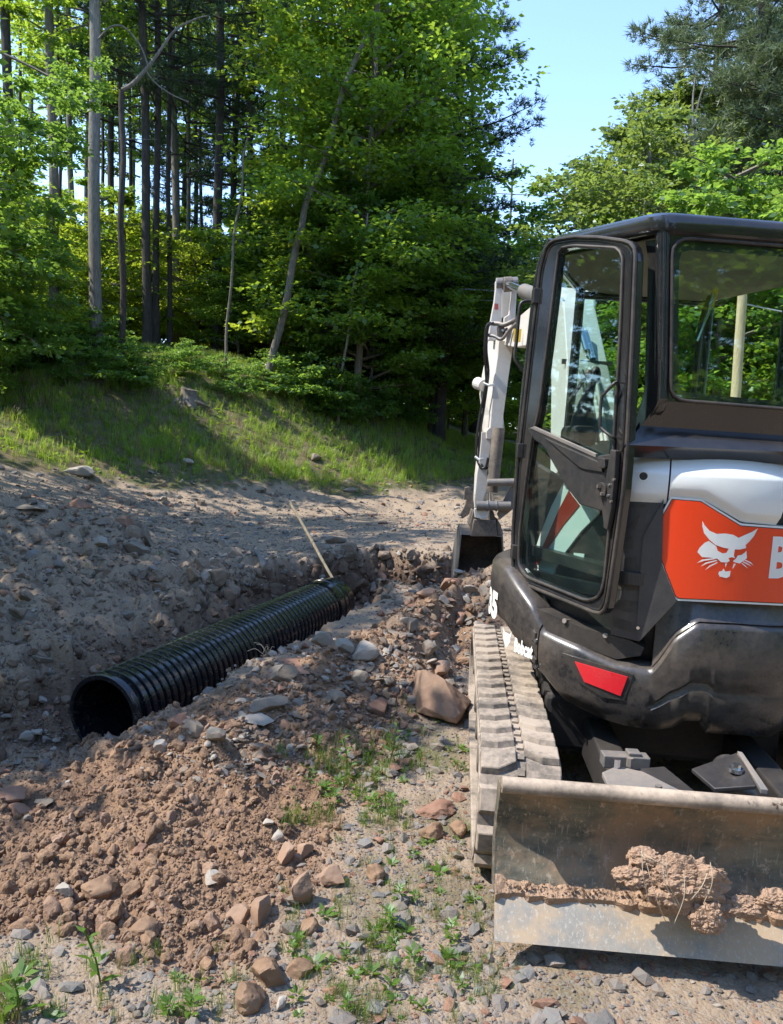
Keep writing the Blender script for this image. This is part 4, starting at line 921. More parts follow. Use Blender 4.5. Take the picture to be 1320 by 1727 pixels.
MB().cyl(onY(821, 814, 7.0), onY(872, 813, 7.0), .034, 16).build('link_pin', M['steel'], arm, bevel=.004)
MB().cyl(onY(803, 853, 7.0), onY(861, 853, 7.0), .044, 16).build('link_pin', M['steel'], arm, bevel=.004)
for x in (820, 835): MB().cyl(onY(x, 853, 7.0), onY(x+3, 853, 7.0), .052, 16).build('pin_collar', M['steel'], arm, bevel=.003)
MB().prism([onY(*q, 7.02) for q in ((860, 822), (866, 818), (866, 858), (843, 876), (838, 868), (848, 846))], (0, .03, 0)).build('bucket_link', M['steel'], arm, bevel=.004)
MB().prism([onY(*q, 7.3) for q in ((784, 822), (792, 821), (797, 834), (800, 858), (790, 868), (780, 875), (776, 868), (782, 856), (788, 842), (782, 843))], (0, .05, 0)).build('bucket_link', M['iron'], arm, bevel=.004)
bk_ = exo(bpy.data.objects.new('bucket', None)); COL.objects.link(bk_)
for L in (((798, 861), (803, 864), (804, 900), (796, 904), (792, 884)), ((826, 860), (832, 862), (837, 880), (838, 902), (828, 903), (826, 880)), ((838, 874), (845, 886), (846, 902), (838, 903))):
    MB().prism([onY(*q, 7.05) for q in L], (0, .25, 0)).build('coupler_plate', M['iron'], bk_, bevel=.006)
MB().prism([onY(*q, 7.0) for q in ((800, 858), (826, 858), (823, 872), (818, 876), (801, 873))], (0, .05, 0)).build('coupler_head', BW_, bk_, bevel=.004)
MB().prism([onY(*q, 7.02) for q in ((799, 876), (836, 878), (838, 905), (793, 905))], (0, .2, 0)).build('coupler_block', M['iron'], bk_, bevel=.008)
bl0, bl1 = onY(781, 903, 7.0), onY(846, 900, 7.0); bw = bl1.x-bl0.x+.02
prof = [(0, 0), (.05, .06), (.20, .08), (.38, .02), (.50, -.12), (.53, -.30), (.44, -.46), (.28, -.56), (.05, -.62), (-.02, -.62)]
inn = [(-.02, -.605), (.05, -.605), (.27, -.545), (.42, -.45), (.51, -.30), (.48, -.13), (.37, .0), (.2, .06), (.06, .04), (.015, 0)]
lx, rx = onY(779, 905, 7.0).x, onY(847, 905, 7.0).x
ex_l, ex_r = onY(763, 945, 7.0).x, onY(858, 945, 7.0).x
def bp(s, y, z): k = min(max(-z/.28, 0), 1); xa = lx+(ex_l+.05-lx)*k; xb = rx+(ex_r-.0-rx)*k; return Vector((xa+(xb-xa)*s, 7.05+y, bl0.z+z))
MB().loft([[bp(s, y, z) for y, z in prof+inn] for s in (0, .5, 1)]).build('bucket_shell', M['iron'], bk_, bevel=.003)
for s in (0, 1):
    MB().prism([bp(s, y, z) for y, z in prof], ((-.014 if s == 0 else .014), 0, 0)).build('side_plate', M['steel'], bk_, bevel=.003)
for k in range(4): p = bp(.1+k*.266, 0, -.62); MB().hexa([p+Vector(q) for q in ((-.03, .03, -.012), (.03, .03, -.012), (.018, -.09, -.005), (-.018, -.09, -.005), (-.03, .03, .022), (.03, .03, .022), (.018, -.09, .004), (-.018, -.09, .004))]).build('tooth', M['steel'], bk_)
# ================================================================== drainage pipe
def stripe_attr(me, vals):
    a = me.attributes.new('stripe', 'FLOAT', 'POINT'); a.data.foreach_set('value', np.asarray(vals, np.float32))
pa, pb = PIPE_A, PIPE_B; ax = (pb-pa).normalized(); PL = (pb-pa).length; PR = .285
s1, s2 = frame_of(ax)      # s1 sideways, s2 up
PIPE = empty('drainage_pipe', tuple(pa), label='long black corrugated plastic drainage pipe lying in the trench', cat='pipe')
NS = 64; nrib = 43; prof = []
prof += [(0.0, PR-.030), (0.0, PR-.004), (.006, PR), (.050, PR+.002), (.056, PR-.006), (.062, PR-.016), (.078, PR-.016), (.084, PR-.002)]
x0 = .095; pitch = (PL-.42-x0)/nrib
for k in range(nrib):
    a = x0+k*pitch; prof += [(a, PR-.034), (a+pitch*.17, PR-.034), (a+pitch*.25, PR-.008), (a+pitch*.32, PR), (a+pitch*.82, PR), (a+pitch*.93, PR-.008)]
e = x0+nrib*pitch; prof += [(e, PR-.030), (e+.02, PR-.030), (e+.03, PR+.012), (e+.12, PR+.014), (e+.13, PR+.004), (e+.145, PR+.004), (e+.155, PR+.016), (e+.22, PR+.016), (e+.23, PR-.02), (e+.26, PR-.02), (e+.27, PR+.004), (e+.30, PR+.004), (PL, PR-.006), (PL, PR-.030)]
V = []; st = []
for (x, r) in prof:
    w = .006*math.sin(x*2.1)
    for k in range(NS):
        q = 2*math.pi*k/NS; p = ax*x+s1*(math.cos(q)*r*1.01)+s2*(math.sin(q)*r*.99+w*0); V.append(tuple(p))
        up = math.degrees(q); st.append(1.0 if (k == 20 and r > PR-.003 and .09 < x < e) else 0.0)
inner_p = [(PL, PR-.032), (PL*.5, PR-.034), (.0, PR-.032)]
n0 = len(prof)
F = [(i*NS+k, i*NS+(k+1) % NS, (i+1)*NS+(k+1) % NS, (i+1)*NS+k) for i in range(n0-1) for k in range(NS)]
me = bpy.data.meshes.new('corrugated_wall'); me.from_pydata(V, [], F)
bm = bmesh.new(); bm.from_mesh(me); bmesh.ops.recalc_face_normals(bm, faces=bm.faces); bm.to_mesh(me); bm.free()
stripe_attr(me, st); me.polygons.foreach_set('use_smooth', np.ones(len(me.polygons), bool)); me.set_sharp_from_angle(angle=R_(42))
wall = link('corrugated_wall', me, M['pipe'], PIPE)
MB().loft([[ax*x+s1*math.cos(2*math.pi*k/NS)*r+s2*math.sin(2*math.pi*k/NS)*r for k in range(NS)] for x, r in inner_p], caps=False).build('inner_liner', M['pipe'], PIPE, smooth=True)
# thin rim joining wall and liner at the near mouth
MB().ringplate([ax*-.002+s1*math.cos(2*math.pi*k/NS)*(PR-.003)+s2*math.sin(2*math.pi*k/NS)*(PR-.003) for k in range(NS)], [ax*-.002+s1*math.cos(2*math.pi*k/NS)*(PR-.033)+s2*math.sin(2*math.pi*k/NS)*(PR-.033) for k in range(NS)], ax*.004).build('mouth_rim', M['pipe'], PIPE, smooth=False)
# drifts of dust in the near corrugations: small pale tag label near the far end
p = s2*(PR+.0165)+ax*(e+.19)+s1*-.03
MB().box(p, (.05, .018, .004), Matrix((ax, s1, s2)).transposed()).build('pipe_label', M['decalwhite'], PIPE)
# ================================================================== shovel and scraps
SH = empty('shovel', tuple(onY(566, 985, 8.62)), label='long wooden handled shovel standing blade down at the far end of the pipe', cat='shovel')
o0 = Vector(SH.location)
ht = onY(489, 848, 8.95)-o0
MB().tube(curve([ht, ht*.6+Vector((.005, 0, 0)), ht*.3, Vector((0, 0, 0))], 5), [.0165]*15+[.021], 12).build('handle', M['wood'], SH, smooth=True)
t1 = onY(574, 1012, 8.60)-o0
MB().tube([Vector((0, 0, .02)), t1*.5, t1], [.026, .024, .020], 12).build('socket', M['steel'], SH, smooth=True)
q = [onY(*a, b)-o0 for a, b in (((566, 1004), 8.6), ((579, 1008), 8.6), ((602, 1028), 8.48), ((592, 1033), 8.42), ((573, 1021), 8.5))]
MB().prism(q, (0, .01, .014)).build('blade', M['steel'], SH, bevel=.003)
g = MB().prism([onG(429, 932)+Vector((0, -.02, .05)), onG(433, 930)+Vector((0, 0, .06)), onG(450, 962)+Vector((0, -.12, .10)), onG(444, 966)+Vector((0, -.12, .08))], (0, .004, .004)).build('plastic_strip', M['steel'], bevel=.001)
tag(g, 'thin grey blue strip of scrap plastic sticking out of the trench wall', 'plastic strip')
# ================================================================== stones
def rock_mesh(name, seed, sub=2, sx=1, sy=1, sz=.7, cuts=7, amp=.16, smooth=False):
    rg = np.random.default_rng(seed); bm = bmesh.new(); bmesh.ops.create_icosphere(bm, subdivisions=sub, radius=1.0)
    bm.verts.ensure_lookup_table(); co = np.array([v.co[:] for v in bm.verts])
    for k in range(cuts):
        n = rg.normal(size=3); n /= np.linalg.norm(n); d = rg.uniform(.42, .78); s = co@n; co -= np.outer(np.maximum(s-d, 0), n)*rg.uniform(.85, 1.0)
    off = rg.uniform(0, 50); nn = fbm(co[:, 0]*1.6+off, co[:, 1]*1.6, co[:, 2]*1.6+off, 4, seed); co *= (1+amp*nn)[:, None]
    if sub >= 4: co *= (1+.05*fbm(co[:, 0]*7+off, co[:, 1]*7, co[:, 2]*7, 3, seed+5))[:, None]
    co *= np.array([sx, sy, sz])
    for v, c in zip(bm.verts, co): v.co = c
    me = bpy.data.meshes.new(name); bm.to_mesh(me); bm.free()
    if smooth: me.polygons.foreach_set('use_smooth', np.ones(len(me.polygons), bool)); me.set_sharp_from_angle(angle=R_(24))
    return me
def stone(px, py, w, h, mat, label, name='stone', seed=0, rot=0.0, flat=.6, sink=.35, cat='stone', tilt=0, group=None, lift=0.0, sub=4):
    p = onG(px, py+h*.40); D = p.y; k = D/FPX
    a = w*k/2; z = max(h*k/2*1.05, .01); dep = (a+z)/2*1.1
    if flat < .5: dep = a*.8
    me = rock_mesh(name, seed+int(px*7+py), sub, a*1.08, dep, z, 13 if cat != 'clod' else 4, .14 if cat != 'clod' else .25, True)
    o = link(name, me, mat, None, label=label, cat=cat, group=group); o.location = p+Vector((0, dep*.35, z*(1-sink*1.0)+lift)); o.rotation_euler = (random.uniform(-.1, .1), tilt, rot)
    return o
G, T_, P_, RD, BL, CD = M['st_grey'], M['st_tan'], M['st_pale'], M['st_red'], M['st_blue'], M['clods']
# the big boulder beside the track
bo = rock_mesh('boulder', 21, 5, .27, .21, .19, 16, .10, True); b = link('boulder', bo, M['st_tan'], label='largest tan boulder, a tilted slab beside the left track', cat='boulder')
b.location = onY(738, 1176, 4.55); b.rotation_euler = (R_(8), R_(24), R_(-16))
S = [
 (132,793,60,24,P_,'broad pale rock half buried where the gravel meets the left end of the grass bank','rock'),
 (742,1128,44,38,T_,'tan stone peeking out right behind the big boulder','stone'),
 (172,884,40,26,G,'blocky grey stone left of the upright slab above the trench','stone'),
 (166,914,46,24,P_,'pale flat-topped stone on the left bank above the trench','stone'),
 (224,920,56,34,G,'rounded mossy grey stone at the lip of the left bank','stone'),
 (242,900,30,44,G,'grey slab tilted on edge above the trench','slab'),
 (130,846,44,24,RD,'brownish stone near the left end of the gravel road','stone'),
 (205,877,34,22,RD,'brown stone beside the tilted grey slab','stone'),
 (46,853,74,20,G,'long flat grey slab at the left edge of the road','slab'),
 (52,934,32,24,BL,'bluish stone on the left bank below the long slab','stone'),
 (95,950,24,20,BL,'small blue-grey stone on the left bank','stone'),
 (348,968,26,30,P_,'pale rounded stone stuck in the corner of the trench wall','stone'),
 (358,990,18,14,G,'small grey stone under the pale one in the trench corner','stone'),
 (561,908,44,22,G,'round-topped grey stone behind the shovel handle','stone'),
 (541,920,34,24,G,'grey stone touching the shovel handle at the trench lip','stone'),
 (598,921,54,11,G,'thin flat slab on the far lip of the trench','slab'),
 (573,934,30,18,G,'oval grey stone below the thin flat slab','stone'),
 (378,915,20,20,P_,'small pale block on the far lip of the trench','stone'),
 (448,1186,76,30,G,'long mossy grey slab lying across the rubble','slab'),
 (612,1098,66,44,P_,'large pale angular stone embedded in the spoil','stone'),
 (545,1078,52,30,G,'grey slab leaning at the top of the spoil next to the pipe','slab'),
 (580,1085,40,36,P_,'pale stone beside the leaning grey slab','stone'),
 (475,1132,74,34,G,'flat grey slab at the crest of the spoil over the pipe','slab'),
 (505,1124,96,12,RD,'long dark flat stone lying level on the spoil','slab'),
 (568,1174,36,42,G,'upright grey stone in the middle of the rubble','stone'),
 (600,1140,44,34,G,'broad grey stone on the right of the rubble','stone'),
 (636,1190,40,36,RD,'brown stone at the right side of the rubble','stone'),
 (420,1212,92,20,P_,'pale splintered flat stone on the rubble','slab'),
 (300,1214,34,36,RD,'brown round stone next to the pipe at the crest','stone'),
 (328,1226,40,34,G,'grey-brown stone right of the brown one at the crest','stone'),
 (365,1236,40,40,G,'rough grey stone on the spoil right of the crest pair','stone'),
 (270,1258,28,26,P_,'egg-shaped pale stone at the spoil crest','stone'),
 (498,1095,14,18,P_,'tiny white stone at the crest beside the pipe','stone'),
 (40,1240,32,16,P_,'flat pale stone left of the pipe mouth','stone'),
 (58,1234,22,14,P_,'smaller pale stone left of the pipe mouth','stone'),
 (505,1498,46,84,T_,'long upright soil-covered rock at the right of the spoil','rock'),
 (562,1480,48,36,T_,'soil-covered rock at the right end of the spoil','rock'),
 (398,1545,50,40,T_,'tan block at the middle of the lit spoil','rock'),
 (437,1530,44,64,T_,'rough crumbly rock at the centre of the lit rock cluster','rock'),
 (484,1440,40,48,T_,'tan rock at the top of the lit rock cluster','rock'),
 (512,1432,30,34,T_,'small tan rock topping the lit rock cluster','rock'),
 (356,1482,42,26,P_,'pale shale piece on the lit spoil','stone'),
 (467,1409,26,30,P_,'pale wedge-shaped stone at the right of the spoil','stone'),
 (450,1386,26,18,P_,'pale rounded stone above the wedge-shaped one','stone'),
 (470,1478,12,28,G,'thin grey splinter standing in the rock cluster','stone'),
 (333,1610,12,28,BL,'thin grey-blue splinter sticking up at the spoil foot','stone'),
 (234,1431,44,22,RD,'flat brown stone on the left of the spoil','slab'),
 (165,1494,60,40,CD,'big dark clod with a shadowed hollow under it','clod'),
 (105,1498,36,32,P_,'pale greyish stone at the left of the spoil','stone'),
 (240,1565,50,36,CD,'brown clod low on the left spoil','clod'),
 (452,1640,66,60,CD,'large round clod at the foot of the spoil','clod'),
 (418,1676,54,66,CD,'large oval clod nearest the camera','clod'),
 (504,1636,44,36,CD,'brown clod right of the large round one','clod'),
 (473,1691,24,30,P_,'small pale block right of the nearest clod','stone'),
 (390,1575,54,26,CD,'clod just above the pair of large clods','clod'),
 (519,1560,34,30,CD,'clod below the long upright rock','clod'),
 (630,1472,34,30,CD,'lone clod in the grass by the blade','clod'),
 (640,1416,20,16,RD,'small brown stone in the grass','stone'),
 (734,1364,66,26,RD,'dark red flat clod in front of the track','clod'),
 (727,1400,40,30,CD,'brown clod below the dark red flat one','clod'),
 (772,1398,32,30,CD,'brown clod beside the track end','clod'),
 (742,1456,26,10,G,'flat grey stone on the ground left of the blade','stone'),
 (612,1318,0,0,None,'',''),
 (792,992,48,22,P_,'pale flat stone on top of the right spoil heap','stone'),
 (757,984,48,36,RD,'brown rock on top of the right spoil heap','rock'),
 (722,998,40,22,T_,'tan stone on the left shoulder of the right spoil heap','stone'),
 (694,1050,26,36,G,'grey stone on the flank of the right spoil heap','stone'),
 (722,1092,34,32,G,'grey stone above the boulder','stone'),
 (775,1040,24,30,RD,'brown stone on the right heap next to the track','stone'),
 (628,988,28,30,G,'grey rock at the foot of the dark far wall','stone'),
 (25,1361,52,26,RD,'brown slab at the left edge beside the trench','slab'),
 (70,1352,34,20,G,'grey stone next to the brown slab at the left edge','stone'),
 (20,1340,50,30,RD,'dark stone at the far left of the crest','stone'),
 (70,1110,44,16,G,'flat slab on the left slope of the trench','slab'),
 (68,1180,22,14,P_,'pale stone on the left trench slope','stone'),
 (122,1268,24,16,G,'small grey stone in the trench bottom before the pipe','stone'),
 (1098,1580+20,0,0,None,'',''),
 (530,768,24,22,G,'grey boulder showing through the grass bank','boulder'),
 (315,777,20,14,P_,'small pale stone high on the grass bank','stone'),
 (440,826,30,10,G,'flat stone at the toe of the bank','stone'),
 (592,826,30,12,G,'grey stone at the right part of the bank toe','stone'),
]
for i, s_ in enumerate(S):
    if s_[2] == 0: continue
    px, py, w, h, mt, lb, nm = s_
    stone(px, py, w, h, mt, lb, nm, seed=i*13, rot=random.uniform(-.5, .5), flat=.4 if nm == 'slab' else .7, sink=.36 if mt is T_ else .50, cat=nm)
# ---------------------------------------------------------------- scatter tool for stuff nobody could count
def scatter(name, protos, P, rot, scl, idx, kind='stuff'):
    me = bpy.data.meshes.new(name); me.vertices.add(len(P)); me.vertices.foreach_set('co', np.asarray(P, np.float32).ravel())
    for nme, ty, arr in (('rot', 'FLOAT_VECTOR', rot), ('scl', 'FLOAT_VECTOR', scl)):
        a = me.attributes.new(nme, ty, 'POINT'); a.data.foreach_set('vector', np.asarray(arr, np.float32).ravel())
    a = me.attributes.new('idx', 'INT', 'POINT'); a.data.foreach_set('value', np.asarray(idx, np.int32))
    c = bpy.data.collections.new(name+'_sources')
    for p in protos: c.objects.link(p)
    ng = bpy.data.node_groups.new(name, 'GeometryNodeTree'); ng.interface.new_socket('Geometry', in_out='INPUT', socket_type='NodeSocketGeometry'); ng.interface.new_socket('Geometry', in_out='OUTPUT', socket_type='NodeSocketGeometry')
    N = ng.nodes; gi = N.new('NodeGroupInput'); go = N.new('NodeGroupOutput'); ci = N.new('GeometryNodeCollectionInfo'); ci.inputs['Collection'].default_value = c
    ci.inputs['Separate Children'].default_value = True; ci.inputs['Reset Children'].default_value = True
    ip = N.new('GeometryNodeInstanceOnPoints'); ip.inputs['Pick Instance'].default_value = True
    def at(n, ty): q = N.new('GeometryNodeInputNamedAttribute'); q.data_type = ty; q.inputs['Name'].default_value = n; return q.outputs['Attribute']
    e2 = N.new('FunctionNodeEulerToRotation'); L = ng.links.new
    L(at('rot', 'FLOAT_VECTOR'), e2.inputs[0]); L(gi.outputs[0], ip.inputs['Points']); L(ci.outputs[0], ip.inputs['Instance'])
    L(at('idx', 'INT'), ip.inputs['Instance Index']); L(e2.outputs[0], ip.inputs['Rotation']); L(at('scl', 'FLOAT_VECTOR'), ip.inputs['Scale']); L(ip.outputs[0], go.inputs[0])
    o = link(name, me, None, kind=kind); md = o.modifiers.new('scatter', 'NODES'); md.node_group = ng; return o
def protos(mats, n, sub, cuts, amp, sz=(.55, .85)):
    out = []
    for i in range(n):
        me = rock_mesh('source_stone', 500+i*7+sub, sub, 1, random.uniform(.6, .95), random.uniform(*sz), cuts, amp); me.materials.append(mats[i % len(mats)])
        out.append(bpy.data.objects.new('source_stone', me))
    return out
def polar_pts(n, a0, a1, r0, r1, rg):
    a = np.radians(rg.uniform(a0, a1, n)); r = np.exp(rg.uniform(np.log(r0), np.log(r1), n)); return r*np.sin(a), r*np.cos(a)
rg = np.random.default_rng(5)
# crumbs and clods of spoil
x, y = polar_pts(110000, -36, 22, 1.9, 9.9, rg); h, m, c = height(x, y); keep = rg.uniform(size=len(x)) < np.clip(m*1.0+c*.9, 0, 1); x, y, h, c = x[keep], y[keep], h[keep], c[keep]
s = .0040*rg.pareto(2.3, len(x))+.0042; s = np.clip(s, .0035, .034)*(.75+.35*fbm(x*2, y*2, 0, 2, 3)+.12)
sc3 = np.c_[s, s, s]*rg.uniform(.8, 1.25, (len(x), 3)); n_ = fbm(x*1.7, y*1.7, 0, 4, 99)
redp = np.clip(.75+n_*.8, .35, .97)*sstep(7.5, 3.5, y-x*.3)+.3+sstep(.9, .3, np.hypot(x-.45, y-5.9))
idx = np.where(rg.uniform(size=len(x)) < redp, rg.integers(0, 8, len(x)), rg.integers(8, 14, len(x)))
scatter('soil_clods', protos([CD, CD, T_, CD], 8, 3, 3, .40)+protos([G, RD, P_], 6, 2, 7, .12), np.c_[x, y, h+s*.25], rg.uniform(0, 6.3, (len(x), 3)), sc3, idx)
# crumbling lumps of earth that make up the trench walls and the broken left bank
PP = np.r_[pix_pts(3300, -20, 955, 420, 1330, rg), pix_pts(900, 330, 925, 760, 1010, rg), pix_pts(1500, -20, 840, 400, 1000, rg)]
hh, mm_, cc = height(PP[:, 0], PP[:, 1]); side_ = PP[:, 0] < (-.05+(PP[:, 1]-8)*.1); k = (mm_ < .5) | (cc > .3); PP, cc = PP[k], cc[k]; n = len(PP)
s = np.clip(.010*rg.pareto(1.9, n)+.010, .010, .085)*np.clip(PP[:, 1]/7, .7, 1.4); s *= (.6+.9*np.clip(fbm(PP[:, 0]*2, PP[:, 1]*2, 0, 3, 12)+.4, 0, 1))
dk = (cc > .3) & (rg.uniform(size=n) < np.where(PP[:, 1] > 7.4, .92, .45)); idx = np.where(dk, rg.integers(8, 13, n), rg.integers(0, 8, n))
PP[:, 2] = height(PP[:, 0], PP[:, 1])[0]-s*.15
scatter('bank_rubble', protos([M['earth'], M['earth'], M['earth'], G], 8, 3, 5, .34, (.45, .8))+protos([M['earthd']], 5, 3, 4, .36), PP, rg.uniform(0, 6.3, (n, 3)), np.c_[s, s, s]*rg.uniform(.7, 1.4, (n, 3)), idx)
# broken rock over the upper spoil and coarse chips on the shaded road
PP = np.r_[pix_pts(1500, 370, 1090, 700, 1310, rg), pix_pts(700, 640, 960, 850, 1180, rg), pix_pts(500, 230, 1210, 480, 1330, rg)]
n = len(PP); s = np.clip(.012*rg.pareto(1.9, n)+.012, .01, .055)*PP[:, 1]/5; PP[:, 2] += s*.1
scatter('spoil_rubble', protos([M['gravel'], G, M['earth'], M['earth'], RD, P_], 12, 3, 11, .12, (.4, .75)), PP, np.c_[rg.uniform(-.6, .6, (n, 2)), rg.uniform(0, 6.3, n)], np.c_[s, s*.8, s*.8]*rg.uniform(.7, 1.3, (n, 3)), rg.integers(0, 12, n))
PP = np.r_[pix_pts(3800, -20, 790, 800, 945, rg), pix_pts(900, -20, 830, 380, 960, rg)]
n = len(PP); toe = np.interp(PP[:, 0], TOEX, TOEY); s = np.clip(.010*rg.pareto(2.2, n)+.010, .01, .06)*PP[:, 1]/10
scatter('road_chips', protos([M['gravel'], G, BL, M['gravel'], P_, RD], 12, 2, 9, .12, (.35, .7)), PP, np.c_[rg.uniform(-.4, .4, (n, 2)), rg.uniform(0, 6.3, n)], np.c_[s, s*.8, s*.8]*rg.uniform(.7, 1.3, (n, 3)), rg.integers(0, 12, n))
# gravel and chips on the road, track and trench bank
x, y = polar_pts(75000, -36, 34, 1.35, 17, rg); h, m, c = height(x, y); toe = np.interp(x, TOEX, TOEY)
dens = np.where(y > toe-.1, 0, 1-m)*np.where(c > .3, 1.1, 1)*(1+.8*((x < -1.2) & (y > 4)))*(.40+.8*np.clip(fbm(x*1.1, y*1.1, 0, 3, 61)+.3, 0, 1)); keep = rg.uniform(size=len(x)) < dens
x, y, h = x[keep], y[keep], h[keep]; s = np.clip(.0042*rg.pareto(2.0, len(x))+.0045, .004, .045)*np.clip(.75+y*.09, .8, 1.9)
sc3 = np.c_[s, s, s*.7]*rg.uniform(.75, 1.3, (len(x), 3)); idx = rg.integers(0, 10, len(x))
scatter('gravel', protos([M['gravel'], G, M['gravel'], BL, RD], 10, 1, 5, .15), np.c_[x, y, h+s*.15], np.c_[rg.uniform(-.4, .4, (len(x), 2)), rg.uniform(0, 6.3, len(x))], sc3, idx)
# loose stones big enough to be told apart: individual objects sharing a few meshes
lm = [rock_mesh('stone', 900+i, 3, 1, .55+.035*i, .38+.04*(i%5), 13, .12, False) for i in range(12)]
for i, q in enumerate(lm): q.materials.append([G, P_, G, BL, T_, RD][i % 6])
cm = [rock_mesh('clod', 950+i, 4, 1, .85, .62, 3, .42, True) for i in range(6)]
for q in cm: q.materials.append(CD)
def loose(n, zone, group, label, meshes, cat, s0, s1):
    k = 0; t = 0
    while k < n and t < n*60:
        t += 1; px, py = random.uniform(zone[0], zone[2]), random.uniform(zone[1], zone[3]); p = onG(px, py)
        if len(zone) > 4 and not zone[4](px, py): continue
        s = min(s0*(1+random.paretovariate(2.2)-1), s1)*p.y/5.0*.5; o = link(cat, random.choice(meshes), None, label=label, cat=cat, group=group)
        o.location = p+Vector((0, 0, s*.08)); o.rotation_euler = (random.uniform(-.5, .5), random.uniform(-.5, .5), random.uniform(0, 6.3)); o.scale = (s, s*random.uniform(.7, 1), s*random.uniform(.7, 1)); k += 1
loose(60, (0, 835, 380, 1010), 'stones strewn on the left bank above the trench', 'fist-sized grey stone strewn on the left bank above the trench', lm, 'stone', .050, .13)
loose(74, (380, 1110, 690, 1300, lambda a, b: b > 1100+(560-a)*.25), 'stones in the grey rubble between pipe and grass', 'grey-brown stone in the rubble between pipe and grass', lm, 'stone', .050, .13)
loose(34, (60, 1290, 560, 1640, lambda a, b: b < 1700-(a < 300)*80), 'clods on the sunlit spoil', 'crumbly clod on the sunlit spoil in the foreground', cm, 'clod', .040, .10)
loose(34, (640, 960, 830, 1160, lambda a, b: b > 960+(830-a)*.3), 'stones on the right spoil heap', 'stone or clod on the spoil heap left of the track', lm+cm, 'stone', .05, .13)
loose(24, (0, 1010, 130, 1330), 'stones on the left trench slope', 'small stone on the left slope of the trench', lm, 'stone', .040, .09)
loose(22, (380, 835, 760, 930), 'stones on the shaded road', 'small grey stone on the shaded road behind the trench', lm, 'stone', .03, .06)
loose(20, (330, 930, 700, 1000), 'stones in the dark far trench wall', 'stone stuck in the dark far wall of the trench', lm, 'stone', .05, .1)
loose(18, (960, 1620, 1320, 1727), 'gravel stones in front of the blade', 'angular grey stone on the gravel in front of the blade', lm, 'stone', .05, .09)
# ---------------------------------------------------------------- dirt carried by the dozer blade
def lumpy(name, c, sz, seed, mat, sub=5, amp=.5, fr=2.4):
    bm = bmesh.new(); bmesh.ops.create_icosphere(bm, subdivisions=sub, radius=1); co = np.array([v.co[:] for v in bm.verts])
    f = fbm(co[:, 0]*fr+seed, co[:, 1]*fr, co[:, 2]*fr, 5, seed, .62); g = 1-np.abs(fbm(co[:, 0]*fr*3+seed, co[:, 1]*fr*3, co[:, 2]*fr*3, 3, seed+3))*.5
    co *= (1+amp*f)[:, None]*(.75+.3*g)[:, None]; co *= np.array(sz)
    for v, q in zip(bm.verts, co): v.co = q
    me = bpy.data.meshes.new(name); bm.to_mesh(me); bm.free(); o = link(name, me, mat); o.location = c; return o
tag(lumpy('dirt_clod', onY(1150, 1490, 2.30), (.128, .055, .086), 3, M['clod'], 6, .55, 2.0), 'big root-laced clod of soil caught on the front of the dozer blade', 'clod')
tag(lumpy('dirt_clod', onY(1192, 1548, 2.25), (.048, .035, .05), 9, M['clod']), 'small clod hanging below the big root-laced clod on the blade', 'clod')
tag(lumpy('dirt_clod', onY(1250, 1530, 2.29), (.070, .03, .032), 29, M['clod']), 'low clod right of the big clod, lying on the blade seam', 'clod')
tag(lumpy('dirt_clod', onY(1310, 1520, 2.28), (.06, .03, .032), 39, M['clod']), 'clod on the blade seam at the right edge of the picture', 'clod')
tag(lumpy('dirt_clod', onY(1068, 1478, 2.31), (.06, .035, .03), 49, M['clod']), 'small clod touching the left foot of the big clod', 'clod')
tag(lumpy('dirt_clod', onY(1085, 1446, 2.33), (.05, .035, .028), 19, M['clod']), 'small clod at the upper left of the big clod on the blade', 'clod')
for k in range(9):
    a = (1110+random.uniform(-30, 90), 1420+random.uniform(0, 60)); b = (a[0]+random.uniform(-30, 50), a[1]+random.uniform(20, 100)); mm = ((a[0]+b[0])/2+random.uniform(-14, 14), (a[1]+b[1])/2)
    r = MB().tube(curve([onY(*a, 2.23), onY(*mm, 2.20), onY(*b, 2.21)], 6), .0013, 5).build('root', M['root'], smooth=True); tag(r, 'thin dry root trailing from the clod on the blade', 'root', 'dry roots hanging from the blade clod')
# ledge of dirt lying along the top of the cutting edge
pts = []; rings = []
for k in range(221):
    x = .0+1.75*k/220; w = .014+.010*vnoise(np.array([x*14.0]), 0.0, 0, 4)[0]+.010*vnoise(np.array([x*45.0]), 0.0, 0, 5)[0]; w += .012*math.exp(-((x-1.35)/.25)**2); w = max(w, .004)
    hh = .032+.012*vnoise(np.array([x*6.0]), 0.0, 0, 8)[0]+.008*vnoise(np.array([x*50.0]), 1.0, 0, 8)[0]+.02*math.exp(-((x-1.45)/.2)**2)
    rings.append([bl(x, .012, zm+.004-.006), bl(x, -.004-w*.7, zm-.012-w*.5), bl(x, -.006-w, zm+.006), bl(x, .006-w*.7, zm+hh*.6), bl(x, .024, zm+hh), bl(x, .05, zm+hh*.6)])
tag(MB().loft(rings).build('dirt_ledge', M['clod'], smooth=True), 'strip of dry soil lying along the seam of the dozer blade', 'dirt')
x_ = rg.uniform(0.02, 1.7, 650); zz = zm+.03+rg.normal(0, .012, 650)*1.0; ps = np.array([bl(a, -.008+rg.uniform(-.01, .012), b)[:] for a, b in zip(x_, zz)])
k2 = 260; xs2 = rg.normal(1.02, .26, k2); xs2 = np.clip(xs2, .05, 1.7); ps2 = np.array([bl(a, rg.uniform(-.03, .0), zt+rg.uniform(.014, .024))[:] for a in xs2]); k3 = 200
ps3 = np.array([bl(a, -.055+(b-zb)*.75-.004, b)[:] for a, b in zip(np.clip(rg.normal(1.2, .4, k3), .05, 1.7), rg.uniform(zb+.01, zm-.02, k3))])
PS = np.r_[ps, ps2, ps3]; ss = np.clip(.0018*rg.pareto(2., len(PS))+.0018, .0015, .009)
